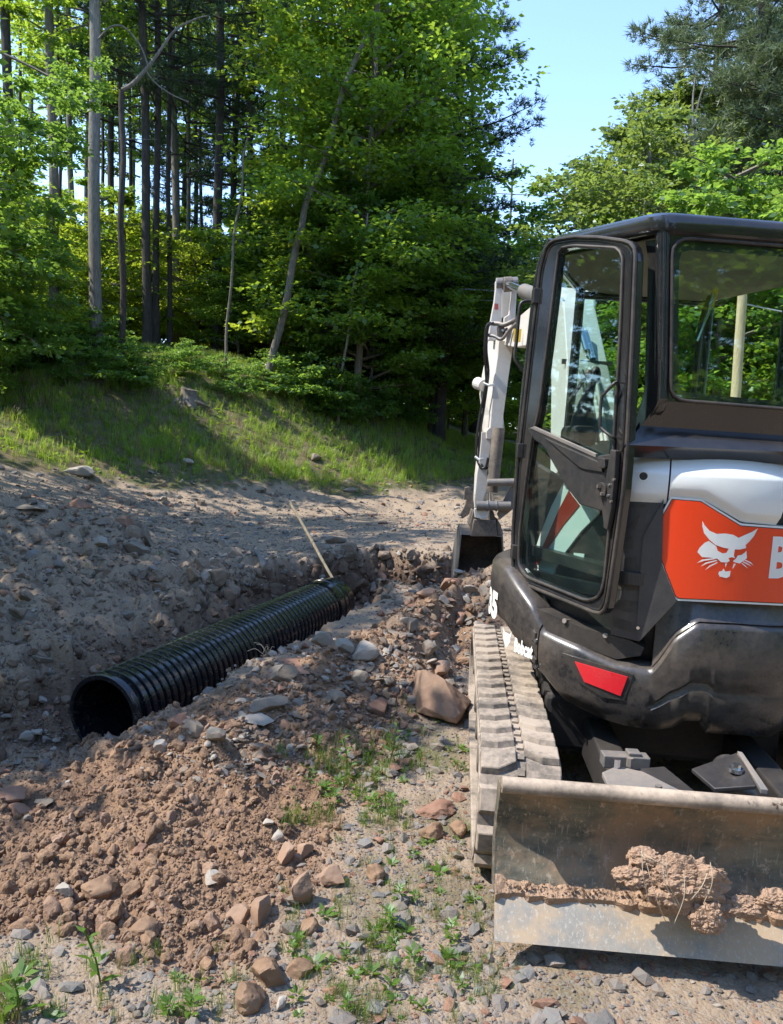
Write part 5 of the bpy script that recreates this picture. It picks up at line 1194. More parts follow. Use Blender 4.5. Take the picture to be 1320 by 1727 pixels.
cl = protos([M['clod']], 4, 1, 2, .3); scatter('soil_crumbs', cl, PS, rg.uniform(0, 6, (len(PS), 3)), np.c_[ss, ss, ss], rg.integers(0, 4, len(PS)))
# ================================================================== foliage builders
def leaves(C, D, S, rg, fold=.12, wid=.34, flat=.55):
    """one folded four-corner leaf per centre C, direction D, size S"""
    n = len(C); D = D/np.linalg.norm(D, axis=1, keepdims=True); up = rg.normal(size=(n, 3))*flat+np.array([0, 0, 1.0]); sd = np.cross(D, up); sd /= np.linalg.norm(sd, axis=1, keepdims=True)+1e-9
    nn = np.cross(sd, D); S = S[:, None]; V = np.stack([C, C+D*S*.45+sd*S*wid+nn*S*fold, C+D*S, C+D*S*.45-sd*S*wid+nn*S*fold], 1).reshape(-1, 3)
    return V, np.arange(4*n).reshape(-1, 4)
def crown_broad(name, H0, H1, R, nbr, nleaf, ls, seed, mat, low=.35, droop=.1):
    """foliage in layered sprays carried on limbs; returns crown mesh and the limb paths"""
    rg = np.random.default_rng(seed); limbs = []; C = []; D = []
    per = nleaf//nbr
    for b in range(nbr):
        u = (b+rg.uniform(0, 1))/nbr; z = H0+(H1-H0)*u; prof = (low+(1-low)*math.sin(math.pi*min(1, (u*.92+.12)))) if u < .95 else .35
        L = R*prof*rg.uniform(.65, 1.12); az = b*2.399+rg.uniform(-.4, .4); rise = rg.uniform(.15, .55)*(1-u*.2); d = np.array([math.cos(az), math.sin(az), rise]); st_ = np.array([0, 0, max(z-L*.25, .3)])
        path = [st_+d*L*t+np.array([0, 0, -droop*L*t*t]) for t in (0, .3, .6, .9)]; limbs.append(path)
        ns = max(3, per//45)
        for s in range(ns):
            t = rg.uniform(.25, 1.08); c0 = st_+d*L*t+np.array([0, 0, -droop*L*t*t]); side = np.array([-math.sin(az), math.cos(az), 0])*rg.normal(0, .24*L*(1.1-.5*t)); c0 = c0+side+np.array([0, 0, rg.normal(0, .12*L*.6)])
            k = per//ns; sp = rg.uniform(.11, .24)*max(L, 1)*.5; q = rg.normal(size=(k, 3))*np.array([sp, sp, sp*.24]); C.append(c0+q); dd = q*np.array([1, 1, .3])+d*.25*sp+rg.normal(size=(k, 3))*sp*.4; dd[:, 2] -= sp*.25; D.append(dd)
    C = np.concatenate(C); D = np.concatenate(D)+1e-6; S = ls*rg.uniform(.6, 1.3, len(C)); V, F = leaves(C, D, S, rg)
    me = np_mesh(name, V, F); me.materials.append(mat); return me, limbs
def crown_pine(name, H0, H1, R, nwh, per, seed, mat, nl=.20, nw=.022, taper=1.0, tuft=13):
    rg = np.random.default_rng(seed); C = []; T = []; limbs = []
    for w in range(nwh):
        u = w/(nwh-1); z = H0+(H1-H0)*u; nb = rg.integers(3, 6)
        for b in range(nb):
            L = R*((1-u)**.75*taper+(1-taper)*.6+.10)*rg.uniform(.6, 1.15); az = rg.uniform(0, 6.28); zz = z+rg.uniform(-.25, .25); up = rg.uniform(-.05, .22)
            d = np.array([math.cos(az), math.sin(az), up]); s0 = np.array([0, 0, zz]); limbs.append([s0, s0+d*L*.5+np.array([0, 0, -.03*L]), s0+d*L*.95])
            k = int(per*L/R)+6; t = rg.uniform(.22, 1.0, k)**.8; side = rg.normal(0, 1, k)*(.30*L*(1.08-t)+.06); c = s0+np.outer(t, d*L)+np.outer(side, np.array([-math.sin(az), math.cos(az), 0])); c[:, 2] += rg.normal(0, .05, k)+.06*t*L*.3
            C.append(c); q = np.outer(np.ones(k), d)+np.outer(np.sign(side)*.6, np.array([-math.sin(az), math.cos(az), 0])); T.append(q)
    C = np.concatenate(C); T = np.concatenate(T); n = len(C); C = np.repeat(C, tuft, 0); T = np.repeat(T, tuft, 0); n = len(C)
    dd = T*.6+rg.normal(size=(n, 3))*.62+np.array([0, 0, .22]); dd /= np.linalg.norm(dd, axis=1, keepdims=True); sd = np.cross(dd, rg.normal(size=(n, 3))); sd /= np.linalg.norm(sd, axis=1, keepdims=True)
    L = nl*rg.uniform(.6, 1.2, n)[:, None]; c = C+rg.normal(size=(n, 3))*.03; V = np.stack([c-sd*nw*.5, c+sd*nw*.5, c+dd*L], 1).reshape(-1, 3); me = np_mesh(name, V, np.arange(3*n).reshape(-1, 3)); me.materials.append(mat); return me, limbs
def trunk_mesh(path, r0, r1, limbs=None, lr=.05, seed=0, n=12, stubs=0, wob=.03):
    mb = MB(); P = curve(path, 5); m = len(P); rg = random.Random(seed)
    P = [p+Vector((math.sin(i*.9+seed)*wob, math.cos(i*.7+seed*2)*wob, 0))*min(1, i/4) for i, p in enumerate(P)]
    rr = [r0*(1-i/(m-1))+r1*(i/(m-1)) for i in range(m)]; rr[0] = r0*1.35
    if m > 2: rr[1] = r0*1.08
    mb.tube(P, rr, n)
    for l in (limbs or []): L = len(l); mb.tube(l, [lr*(1-.8*k/(L-1)) for k in range(L)], 5)
    for k in range(stubs):
        p = P[rg.randrange(2, m-1)]; a = rg.uniform(0, 6.28); L = rg.uniform(.4, 1.8); q = p+Vector((math.cos(a)*L*.5, math.sin(a)*L*.5, rg.uniform(-.15, .1)*L)); e = p+Vector((math.cos(a+.2)*L, math.sin(a+.2)*L, rg.uniform(-.35, .25)*L)); mb.tube([p, q, e], [.022, .014, .005], 4)
    return mb
_bare = {}
def put_tree(kind, base, top, H, r0, crown, bark, label, group=None, cat='tree', limbs=None, rz=0.0, cs=1.0, stubs=0, r1=None, cz=1.0, n=12):
    """an upright thing: Empty at the foot > trunk, crown"""
    t = empty(kind, tuple(base), label=label, cat=cat, group=group)
    path = top if isinstance(top, list) else [Vector((0, 0, -.3)), Vector(top)*.33*H, Vector(top)*.66*H, Vector(top)*H]
    mb = trunk_mesh(path, r0, r1 if r1 is not None else r0*.35, None, seed=int(abs(base[0]*37+base[1]*11)) % 97, stubs=stubs, n=n); mb.build('trunk', bark, t, smooth=True)
    if crown is not None:
        c = link('crown', crown[0], None, t); c.scale = (cs, cs, cs*cz); c.rotation_euler = (0, 0, rz)
        if not isinstance(top, list): c.rotation_euler = (-top[1]*.9, top[0]*.9, 0) if rz == 0 else (0, 0, rz)
        key = crown[0].name
        if key not in _bare:
            lm_ = MB()
            for l in crown[1]: L = len(l); lm_.tube([Vector(p) for p in l], [.045*(1-.8*k/(L-1)) for k in range(L)], 4, caps=False)
            me = bpy.data.meshes.new('limbs'); me.from_pydata(lm_.v, [], lm_.f); me.update(); _bare[key] = me
        l = bpy.data.objects.new('limbs', _bare[key]); COL.objects.link(l); l.parent = t; l.scale = c.scale; l.rotation_euler = c.rotation_euler
        if len(l.data.materials) == 0: l.data.materials.append(bark)
    return t
# ---- shared crowns
K = {}
K['tall1'] = crown_broad('crown', 8.5, 17, 3.2, 26, 8000, .17, 1, M['leaf'])
K['tall2'] = crown_broad('crown', 9.5, 18, 3.0, 22, 7000, .16, 2, M['leaf2'])
K['maple'] = crown_broad('crown', 2.2, 15.5, 3.5, 64, 34000, .165, 3, M['leaf'], low=.75)
K['maple2'] = crown_broad('crown', 1.6, 11.5, 3.0, 56, 26000, .155, 4, M['leaf2'], low=.8)
K['under1'] = crown_broad('crown', .9, 5.2, 1.9, 30, 13000, .115, 5, M['leaf'], low=.7)
K['under2'] = crown_broad('crown', .7, 4.2, 1.7, 26, 11000, .115, 6, M['leaf2'], low=.7)
K['under3'] = crown_broad('crown', 1.4, 6.5, 2.0, 30, 12000, .12, 7, M['leafd'], low=.6)
K['shrub1'] = crown_broad('foliage', .15, 1.25, .75, 16, 2600, .085, 8, M['leafd'], low=.8)
K['shrub2'] = crown_broad('foliage', .10, .85, .6, 14, 1500, .075, 9, M['leafd'], low=.85)
K['shade'] = crown_broad('crown', 4.5, 11.0, 2.7, 40, 4300, .21, 10, M['leaf'], low=.8)
K['pale'] = crown_broad('crown', 2.5, 9.0, 2.9, 46, 26000, .13, 11, M['leafp'], low=.7)
K['far'] = crown_broad('crown', .5, 9, 3.2, 36, 13000, .24, 12, M['leafp'], low=.85)
K['fard'] = crown_broad('crown', .3, 10, 3.4, 40, 16000, .22, 13, M['leaf'], low=.85)
K['pine1'] = crown_pine('crown', 2.2, 20, 3.3, 24, 56, 21, M['needle'], nw=.026, taper=1.0)
K['pine2'] = crown_pine('crown', 5.5, 17, 3.6, 26, 62, 22, M['needlep'], nl=.22, nw=.028, taper=.35, tuft=14)
K['pineh'] = crown_pine('crown', 7.0, 17, 2.8, 12, 30, 23, M['needle'], taper=.5)
K['hem'] = crown_pine('crown', .8, 11, 2.7, 26, 40, 24, M['needle'], nl=.16, nw=.025, taper=.95)
def base_at(px, Y, py=650):
    X = onY(px, py, Y).x; return Vector((X, Y, hz(X, Y)))
def lean(px0, py0, px1, py1, Y): a, b = onY(px0, py0, Y), onY(px1, py1, Y); d = b-a; return (d.x/d.z, 0.0, 1.0)
# ---- trunks read off the photograph (left wood)
TRK = [
 # px foot, py foot, px top, py top, Y, width px, H, crown, bark, label
 (162,592,158,0,18.3,19,15,'tall1','barkl','pale grey straight trunk, thickest of the left wood, at the bank top'),
 (250,600,240,0,22,14,17,'pineh','barkd','dark straight trunk, left one of the close dark pair'),
 (262,602,266,0,22.6,11,17,None,'barkd','thinner dark trunk leaning against the dark pair from the right'),
 (286,598,284,60,23,8,14,'pineh','barkd','slim dark trunk just right of the dark pair'),
 (305,470,296,0,26,13,17,'pineh','bark','brown scaly trunk between the slim dark one and the mossy one'),
 (364,610,372,0,24,15,17,'pineh','barkd','mossy dark pine trunk with bare side twigs'),
 (24,420,14,0,21,16,16,'tall2','barkd','dark trunk near the left edge of the picture'),
 (94,560,84,0,22,15,16,'tall1','bark','brown trunk between the left edge and the pale trunk'),
 (106,560,100,120,24,6,11,None,'barkd','thin dark pole-like stem left of the pale trunk'),
 (128,580,114,0,27,10,16,'tall2','bark','slim trunk just left of the pale trunk'),
 (196,560,184,0,27,11,16,'pineh','barkd','dark trunk right behind the pale trunk'),
 (208,560,204,0,29,10,17,'tall1','barkd','second dark trunk right behind the pale trunk'),
 (422,600,424,0,27,10,16,'tall2','barkd','dim trunk right of the mossy pine'),
 (476,600,478,0,29,11,17,'pineh','bark','dim grey trunk behind the leaning trunk'),
 (545,610,548,60,28,9,14,'tall1','barkd','thin dark trunk deep behind the maple'),
 (574,630,580,200,27,9,12,None,'bark','thin trunk behind the right part of the maple'),
 (140,560,150,100,33,7,14,'tall1','bark','far thin trunk behind the pale trunk'),
 (230,560,226,0,34,7,16,'tall2','bark','far thin trunk left of the dark pair'),
 (330,560,334,0,33,8,16,'tall1','barkd','far trunk between brown and mossy trunks'),
 (395,560,398,0,34,7,16,'tall2','bark','far trunk right of the mossy pine'),
 (505,600,512,60,33,8,15,'tall2','barkd','far trunk behind the leaning trunk'),
 (60,560,50,0,34,8,16,'tall1','bark','far thin trunk near the left edge'),
 (176,560,172,0,31,6,15,None,'barkd','far slim stem just right of the pale trunk'),
 (218,560,222,0,30,6,16,None,'barkd','far slim stem left of the dark pair'),
 (316,560,322,0,28,7,16,None,'bark','slim stem right of the brown scaly trunk'),
 (342,570,340,0,31,6,15,None,'barkd','far slim stem left of the mossy pine'),
 (408,570,414,0,29,6,15,None,'barkd','far slim stem right of the mossy pine'),
 (448,580,456,40,31,6,14,None,'bark','far slim stem behind the foot of the leaning trunk'),
 (38,540,34,0,29,6,15,None,'barkd','slim stem between the two leftmost trunks'),
]
for i, (a, b, c, d, Y, w, H, k, bk2, lb) in enumerate(TRK):
    base = base_at(a, Y, b); r = w*Y/FPX/2
    put_tree('tree', base, lean(a, b, c, d, Y), H, r*1.08, K[k] if k else None, M[bk2], lb, 'trees of the left wood', rz=i*1.3+.1, cs=random.uniform(.85, 1.1), stubs=6 if bk2 == 'barkd' else 2, r1=r*.7)
# leaning tan trunk with its bright maple crown, thin bent sapling
def bent(lst, Y, rz0): b0 = base_at(lst[0][0], Y, lst[0][1]); return b0, [Vector((0, 0, -.2))]+[onY(x, y, Y)-b0 for x, y in lst[1:]]
b0, pt = bent([(445,642),(470,560),(500,420),(512,360),(545,270),(588,130),(640,0),(660,-90)], 20, 0)
put_tree('maple_tree', b0, pt, 0, .105, None, M['bark'], 'leaning tan maple trunk rising to the right from the bank', None, 'tree', r1=.05)
b0, pt = bent([(380,632),(385,520),(396,400),(408,300),(416,230)], 19.5, 0)
put_tree('sapling', b0, pt, 0, .04, None, M['bark'], 'thin pale bent sapling left of the leaning maple', None, 'sapling', r1=.02)
b0, pt = bent([(478,640),(484,520),(520,330),(560,200)], 23, 0)
put_tree('sapling', b0, pt, 0, .06, None, M['bark'], 'thin leaning stem just behind the leaning maple', None, 'sapling', r1=.03)
b0, pt = bent([(570,690),(580,600),(600,470),(620,360)], 20, 0)
put_tree('sapling', b0, pt, 0, .04, None, M['barkl'], 'thin pale stem leaning right at the foot of the dark maple', None, 'sapling', r1=.02)
# forked bare branch reaching across the pale trunk
br = MB(); br.tube(curve([onY(*q, 17.8) for q in ((206,152),(225,140),(250,112),(270,85),(296,50),(330,32),(352,26))], 5), [.055-.0014*k for k in range(31)], 8)
br.tube(curve([onY(*q, 17.8) for q in ((250,112),(238,80),(222,58),(205,44),(185,46),(165,66))], 5), .020, 6); br.tube(curve([onY(*q, 17.8) for q in ((245,118),(262,140),(290,160),(318,172))], 5), .016, 6)
bt = base_at(206, 17.9, 600); pth = [Vector((0, 0, -.2)), (onY(206, 152, 17.8)-bt)*.4, (onY(206, 152, 17.8)-bt)*.75, onY(206, 152, 17.8)-bt]
tb = empty('tree', tuple(bt), label='grey crooked tree whose bare forked limb reaches right over the dark pair', cat='tree')
trunk_mesh(pth, .075, .06, seed=5).build('trunk', M['barkd'], tb, smooth=True)
lo = br.build('limb', M['bark'], tb, smooth=True); lo.matrix_parent_inverse = Matrix.Translation(-bt)
# the leafy trees in front
LT = [
 ('maple_tree', 600, 21.0, 'maple', .93, 'bright green maple, tallest broad crown in the middle of the wood edge', .4),
 ('maple_tree', 550, 22.5, 'maple2', 1.0, 'yellow-green maple left of the tallest one', 1.4),
 ('maple_tree', 650, 23.5, 'maple', .86, 'dark green maple standing right of the tallest one before the conifers', 2.2),
 ('beech_tree', 728, 25.5, 'maple2', .72, 'beech at the right tip of the wood edge', 3.0),
 ('beech_tree', 785, 30.0, 'maple2', .62, 'beech behind the excavator arm', .9),
 ('maple_tree', 835, 36.0, 'fard', .95, 'round dark tree behind the excavator arm, left of the gap', .2),
 ('maple_tree', 640, 27.0, 'fard', 1.1, 'broad dark tree deep behind the maples', 1.1),
 ('maple_tree', 470, 31.0, 'maple2', .8, 'sunlit tree deep behind the leaning maple', .1),
]
for kd, px, Y, k, s, lb, rz in LT:
    base = base_at(px, Y, 700); put_tree(kd, base, (0, 0, 1), 13*s, .11, K[k], M['bark'], lb, 'leafy trees of the wood edge', rz=rz, cs=s)
# conifers on the right shoulder of the wood
for px, Y, k, s, lb in ((742, 24.0, 'pine1', .95, 'tall white pine with drooping tiers at the right shoulder of the wood'), (700, 31, 'pine1', 1.12, 'tall pine behind the drooping one, higher and further left'), (800, 34, 'hem', .72, 'hemlock below the tall pines beside the gap'),
                        (690, 30, 'hem', 1.15, 'hemlock behind the dark maple'), (380, 29, 'hem', 1.25, 'dark hemlock behind the mossy trunk'), (300, 33, 'hem', 1.2, 'dark hemlock deep behind the slim trunks')):
    base = base_at(px, Y, 700); put_tree('conifer', base, (0, 0, 1), (19 if k == 'pine1' else 11)*s, .17, K[k], M['barkd'], lb, 'conifers of the wood edge', rz=px*.37, cs=s)
# understorey
rgu = random.Random(3)
us_ = [(10,17.2,'under2',.8),(-70,16,'under1',1.0),(-20,21,'under1',1.0),(120,24,'under2',.8),(200,23,'under2',1.0),(160,26,'under1',1.1),(330,24.5,'under2',.9),(290,27,'under2',1.1),(400,23.5,'under1',.8),
       (455,23.5,'under3',.9),(520,22.5,'under1',1.0),(570,21.5,'under3',1.0),(620,21.5,'under1',1.05),(655,23,'under3',1.1),(690,24,'under1',1.0),(730,27,'under3',1.1),(760,31,'under3',1.2),(560,25,'under2',1.2),(480,27,'under2',1.2),
       (230,28,'under2',1.2),(100,29,'under2',1.3),(40,26,'under2',1.2),(350,30,'under2',1.3),(420,31,'under2',1.3),(270,32,'under1',1.3),(180,33,'under2',1.4),(60,35,'under1',1.4),(330,36,'under2',1.5),(500,34,'under2',1.5),(580,32,'under1',1.4),(640,33,'under1',1.4),(10,32,'under2',1.4),(240,38,'under2',1.6),(130,39,'under2',1.6),(430,39,'under1',1.6),(545,40,'under2',1.7)]
tone = {'under1': 'green', 'under2': 'sunlit yellow-green', 'under3': 'dark green'}
_seen = {}
for i, (px, Y, k, s) in enumerate(us_):
    base = base_at(px, Y); where = 'in front of the trunks' if Y < 24 else 'among the trunks' if Y < 30 else 'deep in the wood'
    side = 'left part' if px < 300 else 'middle' if px < 520 else 'right part'
    lb = f'{tone[k]} sapling {where}, {side} of the wood'; _seen[lb] = _seen.get(lb, 0)+1; lb += ['', ', second', ', third', ', fourth', ', fifth'][_seen[lb]-1]
    put_tree('understorey_tree', base, (rgu.uniform(-.08, .08), 0, 1), 4.4*s, .045, K[k], M['bark'], lb, 'understorey saplings of the left wood', rz=i*1.9+.3, cs=s)
# shrubs along the top of the bank
for i in range(38):
    px = -40+i*20+rgu.uniform(-9, 9); Y = np.interp(px, [-40, 300, 600, 700], [15.6, 18.0, 20.6, 23.5])+rgu.uniform(-.6, 1.4); base = base_at(px, float(Y)); k = rgu.choice(['shrub1', 'shrub2', 'shrub1']); s = rgu.uniform(.4, 1.25)
    if 240 < px < 420: s *= .7
    sh = empty('shrub', tuple(base), label=f'low leafy shrub at the {"left end" if px < 180 else "middle" if px < 430 else "right end"} of the fringe atop the grass bank', cat='shrub', group=f'shrubs atop the bank, {"left end" if px < 180 else "middle" if px < 430 else "right end"}'); c = link('foliage', K[k][0], None, sh); c.scale = (s,)*3; c.rotation_euler = (0, 0, i*1.7)
# low leafy branches hanging in at the left edge
for px, py, Y, s, lb in ((120, 150, 15.5, .9, 'spray of large pale leaves hanging before the pale trunk'), (40, 230, 14.5, 1.3, 'drooping leafy branch at the left edge of the picture, upper'), (10, 420, 14.5, 1.5, 'drooping leafy branch at the left edge of the picture, lower'), (35, 560, 14.8, 1.3, 'leafy bush at the left edge above the bank')):
    p = onY(px, py, Y); t = empty('leafy_branch', tuple(p), label=lb, cat='branch'); c = link('foliage', K['shrub1'][0], None, t); c.scale = (s, s, s*1.1); c.location = (0, 0, -.7*s)
    MB().tube(curve([Vector((-2.5*s-1, .6, 1.4)), Vector((-1.2, .3, .6)), Vector((0, 0, 0)), Vector((.4, 0, -.25))], 4), [.035-.002*k for k in range(13)], 6).build('stem', M['bark'], t, smooth=True)
# trees outside the frame on the left that shade the trench
for i, (X, Y, s) in enumerate([(-8.8, 6.7, 1.0), (-12.4, 4.6, 1.0), (-9.9, 10.6, 1.05), (-5.4, 4.3, .62), (-6.2, 9.4, .55)]):
    put_tree('tree', Vector((X, Y, hz(X, Y))), (0, 0, 1), 10*s, .16, K['shade'], M['bark'], 'roadside tree beyond the left edge that shades the trench', 'trees beyond the left edge', rz=i*2.1+.4, cs=s)
# right side: pines, pale hardwoods, bare tree
for px, Y, k, s, kd, lb in ((1215, 21, 'pine2', .98, 'pine_tree', 'grey-green pine with clumped needles above the cab, nearest of the right side'), (1330, 19.5, 'pine2', .95, 'pine_tree', 'pine at the upper right corner'), (1150, 26, 'pine2', 1.05, 'pine_tree', 'brownish far pine left of the nearest one'),
                            (1265, 30, 'pine2', 1.2, 'pine_tree', 'tall pine behind the two right pines')):
    put_tree(kd, base_at(px, Y, 700), (0, 0, 1), 17*s, .17, K[k], M['barkd'], lb, 'pines on the right', rz=px*.7, cs=s)
for px, Y, k, s, lb in ((1055, 19, 'pale', .98, 'pale-leaved roadside tree arching over the gap left of the cab roof'), (1120, 23, 'pale', 1.2, 'pale-leaved tree just behind the cab roof'), (1180, 17.5, 'pale', .66, 'pale-leaved tree behind the cab roof, right'), (1300, 17.5, 'pale', .72, 'pale-leaved tree at the right edge over the roof'),
                        (1075, 31, 'pale', 1.35, 'taller pale tree far behind the cab'), (1120, 15.5, 'under1', 1.1, 'green sapling seen through the rear window'), (1200, 15.0, 'under3', 1.1, 'dark sapling seen through the rear window'), (1290, 15.5, 'under1', 1.2, 'green sapling seen at the right of the rear window'),
                        (1040, 18, 'under3', 1.0, 'dark sapling seen through the door glass'), (985, 23, 'under1', 1.3, 'green sapling seen through the door glass'), (930, 27, 'under3', 1.5, 'dark sapling seen at the left of the door')):
    put_tree('roadside_tree' if k == 'pale' else 'sapling', base_at(px, Y, 700), (0, 0, 1), 9*s if k == 'pale' else 5*s, .09, K[k], M['bark'], lb, None, rz=px*.31, cs=s)
bt = base_at(1185, 20, 700); d = empty('bare_tree', tuple(bt), label='bare grey dead tree with upswept twigs left of the nearest pine', cat='tree')
mb = MB(); mb.tube(curve([onY(*q, 20)-bt for q in ((1190,700),(1187,420),(1180,330),(1172,250),(1168,180),(1172,130))], 5), [.075-.0024*k for k in range(26)], 7)
for (a, b, c) in (((1180,330),(1140,280),(1100,190)), ((1176,290),(1200,230),(1232,180)), ((1172,250),(1150,200),(1135,150)), ((1186,400),(1150,340),(1078,302)), ((1184,370),(1210,320),(1250,280)), ((1170,200),(1185,150),(1200,120)), ((1187,420),(1205,370),(1216,330)), ((1182,350),(1130,312),(1060,305))):
    mb.tube(curve([onY(*q, 20)-bt for q in (a, b, c)], 4), [.028-.0026*k for k in range(9)], 5)
mb.build('trunk', M['barkl'], d, smooth=True)
# distant trees closing the gap and the horizon all round
for i, (px, Y, k, s) in enumerate([(885, 58, 'far', 1.05), (925, 52, 'far', .85), (850, 50, 'fard', 1.0), (960, 48, 'fard', .9), (1010, 45, 'fard', 1.0), (900, 70, 'far', 1.25), (820, 46, 'fard', 1.05), (780, 44, 'fard', 1.1), (740, 42, 'fard', 1.1)]):
    put_tree('distant_tree', base_at(px, Y, 730), (0, 0, 1), 9*s, .15, K[k], M['bark'], 'sunny yellow-green tree far down the road gap' if k == 'far' else 'dark round tree far behind the excavator', 'far sunny trees in the road gap' if k == 'far' else 'far dark trees behind the excavator', rz=i*1.1, cs=s)
for i in range(64):
    a = R_(-180+i*360/64+rgu.uniform(-2, 2)); Rr = rgu.uniform(38, 62) if abs(math.degrees(a)) < 40 else rgu.uniform(16, 34)
    X, Y = Rr*math.sin(a), Rr*math.cos(a)
    if Y > 0 and -.1 < X/Y < .26: continue
    if Y > 0 and -.62 < X/Y < 0 and i % 3: continue
    if math.degrees(a) < -40 and math.degrees(a) > -110 and Rr < 24: Rr = 26; X, Y = Rr*math.sin(a), Rr*math.cos(a)
    k = rgu.choice(['fard', 'fard', 'far', 'hem']); put_tree('background_tree', Vector((X, Y, hz(X, Y))), (0, 0, 1), 9, .16, K[k], M['bark'], 'background tree in the belt of wood around the clearing', 'background trees around the clearing', rz=i*.7+.2, cs=rgu.uniform(1.0, 1.5))
# tree stump on the bank
sb = base_at(318, 17.6, 655); sb.z -= .12; st_ = empty('tree_stump', tuple(sb), label='old split stump with roots on the grass bank below the dark pair', cat='stump')
mb = MB(); mb.tube([Vector((0, 0, -.1)), Vector((.01, 0, .08)), Vector((.0, .01, .2)), Vector((.02, 0, .34))], [.34, .25, .21, .20], 14)
for k in range(7): a = k*.9+.3; mb.tube([Vector((math.cos(a)*.15, math.sin(a)*.15, .10)), Vector((math.cos(a)*.35, math.sin(a)*.3, .03)), Vector((math.cos(a+.2)*.62, math.sin(a+.2)*.5, -.08))], [.08, .055, .02], 6)
sm = mb.build('stump_wood', M['bark'], st_, smooth=True)
for v_ in sm.data.vertices: v_.co += Vector((1, 1, .6))*float(vnoise(np.array([v_.co.x*9]), np.array([v_.co.y*9]), v_.co.z*9, 3)[0])*.035
# ================================================================== grass and weeds
def tuft(n, L, w, seed, mat, spread=.08, bend=.6):
    rg = np.random.default_rng(seed); V = []; F = []
    for i in range(n):
        a = rg.uniform(0, 6.28); r = rg.uniform(0, spread); b = np.array([math.cos(a)*r, math.sin(a)*r, 0]); q = rg.uniform(0, 6.28); d = np.array([math.cos(q), math.sin(q), 0]); l = L*rg.uniform(.5, 1.15); s = np.array([-d[1], d[0], 0])*w
        k = rg.uniform(.15, bend); p1 = b+np.array([0, 0, l*.5])+d*l*k*.25; p2 = b+np.array([0, 0, l*(.95-.35*k)])+d*l*k*.85; o = len(V)
        V += [b-s, b+s, p1+s*.8, p1-s*.8, p2]; F += [(o, o+1, o+2, o+3), (o+3, o+2, o+4)]
    me = bpy.data.meshes.new('source_tuft'); me.from_pydata([tuple(v) for v in V], [], F); me.update(); me.materials.append(mat); return bpy.data.objects.new('source_tuft', me)
def leafy(n, L, seed, mat, stem=0.0):
    rg = np.random.default_rng(seed); k = n; a = np.arange(k)*2.4+rg.uniform(-.4, .4, k); z = rg.uniform(0, stem, k) if stem else np.zeros(k)+.004; el = rg.uniform(.15, .8, k)
    D = np.c_[np.cos(a), np.sin(a), el]; C = np.c_[np.cos(a)*.008, np.sin(a)*.008, z]; V, F = leaves(C, D, L*rg.uniform(.6, 1.2, k), rg, .08, .20, .25)
    me = np_mesh('weed_leaves', V, F); me.materials.append(mat); return me
gt = [tuft(16, .26, .0035, i, M['grass'] if i != 2 else M['dry']) for i in range(5)]+[bpy.data.objects.new('source_tuft', leafy(9, .10, 3+i, M['leaf'])) for i in range(2)]
rg = np.random.default_rng(8)
X = rg.uniform(-16, 9, 60000); Y = rg.uniform(10, 36, 60000); toe = np.interp(X, TOEX, TOEY); nz = fbm(X*.8, Y*.8, 0, 4, 77)
vis = (X > -.56*Y) & (X < .30*Y); pk = vis & (Y-toe+nz*.35 > .05); thin = sstep(0, 1.2, Y-toe+nz*.35)*.85+.15; pk &= rg.uniform(size=len(X)) < thin*np.where(Y > 22, .8, 1); pk &= ~((np.abs(Y-33.5) < 1.4) & (X > 2.2))
X, Y, toe = X[pk], Y[pk], toe[pk]; Z = height(X, Y)[0]; n = len(X); s = rg.uniform(.35, 1.0, n)*(.45+.55*sstep(0, 1.5, Y-toe)); s = s*(1+.5*(fbm(X*.5, Y*.5, 0, 2, 4)))
idx = rg.choice(7, n, p=[.18, .18, .17, .17, .16, .08, .06]); scatter('bank_grass', gt, np.c_[X, Y, Z-.01], np.c_[rg.uniform(-.15, .15, (n, 2)), rg.uniform(0, 6.3, n)], np.c_[s, s, s*1.05]*1.25, idx)
# sparse grass in the foreground
fz = [((470,1230,720,1400), 420, .85), ((560,1400,830,1727), 460, .5), ((0,1590,100,1727), 170, .75), ((140,1600,420,1727), 110, .6), ((480,1500,700,1727), 170, .6), ((700,1480,880,1727), 120, .5), ((640,1180,800,1320), 70, .7), ((100,940,160,980), 14, .6), ((240,930,300,980), 14, .6)]
PP = []; SS = []
for (z0, z1, z2_, z3_), k, sc_ in fz:
    for _ in range(k):
        px, py = random.uniform(z0, z2_), random.uniform(z1, z3_)
        nn_ = float(vnoise(np.array([px/45.0]), np.array([py/30.0]), 0, 6)[0])
        if nn_ < -.15: continue
        p = onG(px, py); PP.append(p[:]); SS.append(sc_*random.uniform(.2, .6))
n = len(PP); gt2 = [tuft(11, .24, .0028, 40+i, M['weed'] if i < 3 else M['dry']) for i in range(4)]
SS = np.array(SS); scatter('foreground_grass', gt2, np.array(PP), np.c_[rg.uniform(-.2, .2, (n, 2)), rg.uniform(0, 6.3, n)], np.c_[SS, SS, SS], rg.choice(4, n, p=[.28, .25, .25, .22]))
wm = [leafy(k, L, 60+i, M['weed'], s_) for i, (k, L, s_) in enumerate(((11, .075, 0), (14, .06, .05), (18, .07, .12), (9, .05, 0)))]
def weed(px, py, s, label, group, k=None):
    p = onG(px, py); o = link('weed', wm[random.randrange(4) if k is None else k], None, label=label, cat='weed', group=group); o.location = p; o.rotation_euler = (random.uniform(-.2, .2), random.uniform(-.2, .2), random.uniform(0, 6.3)); o.scale = (s, s, s)
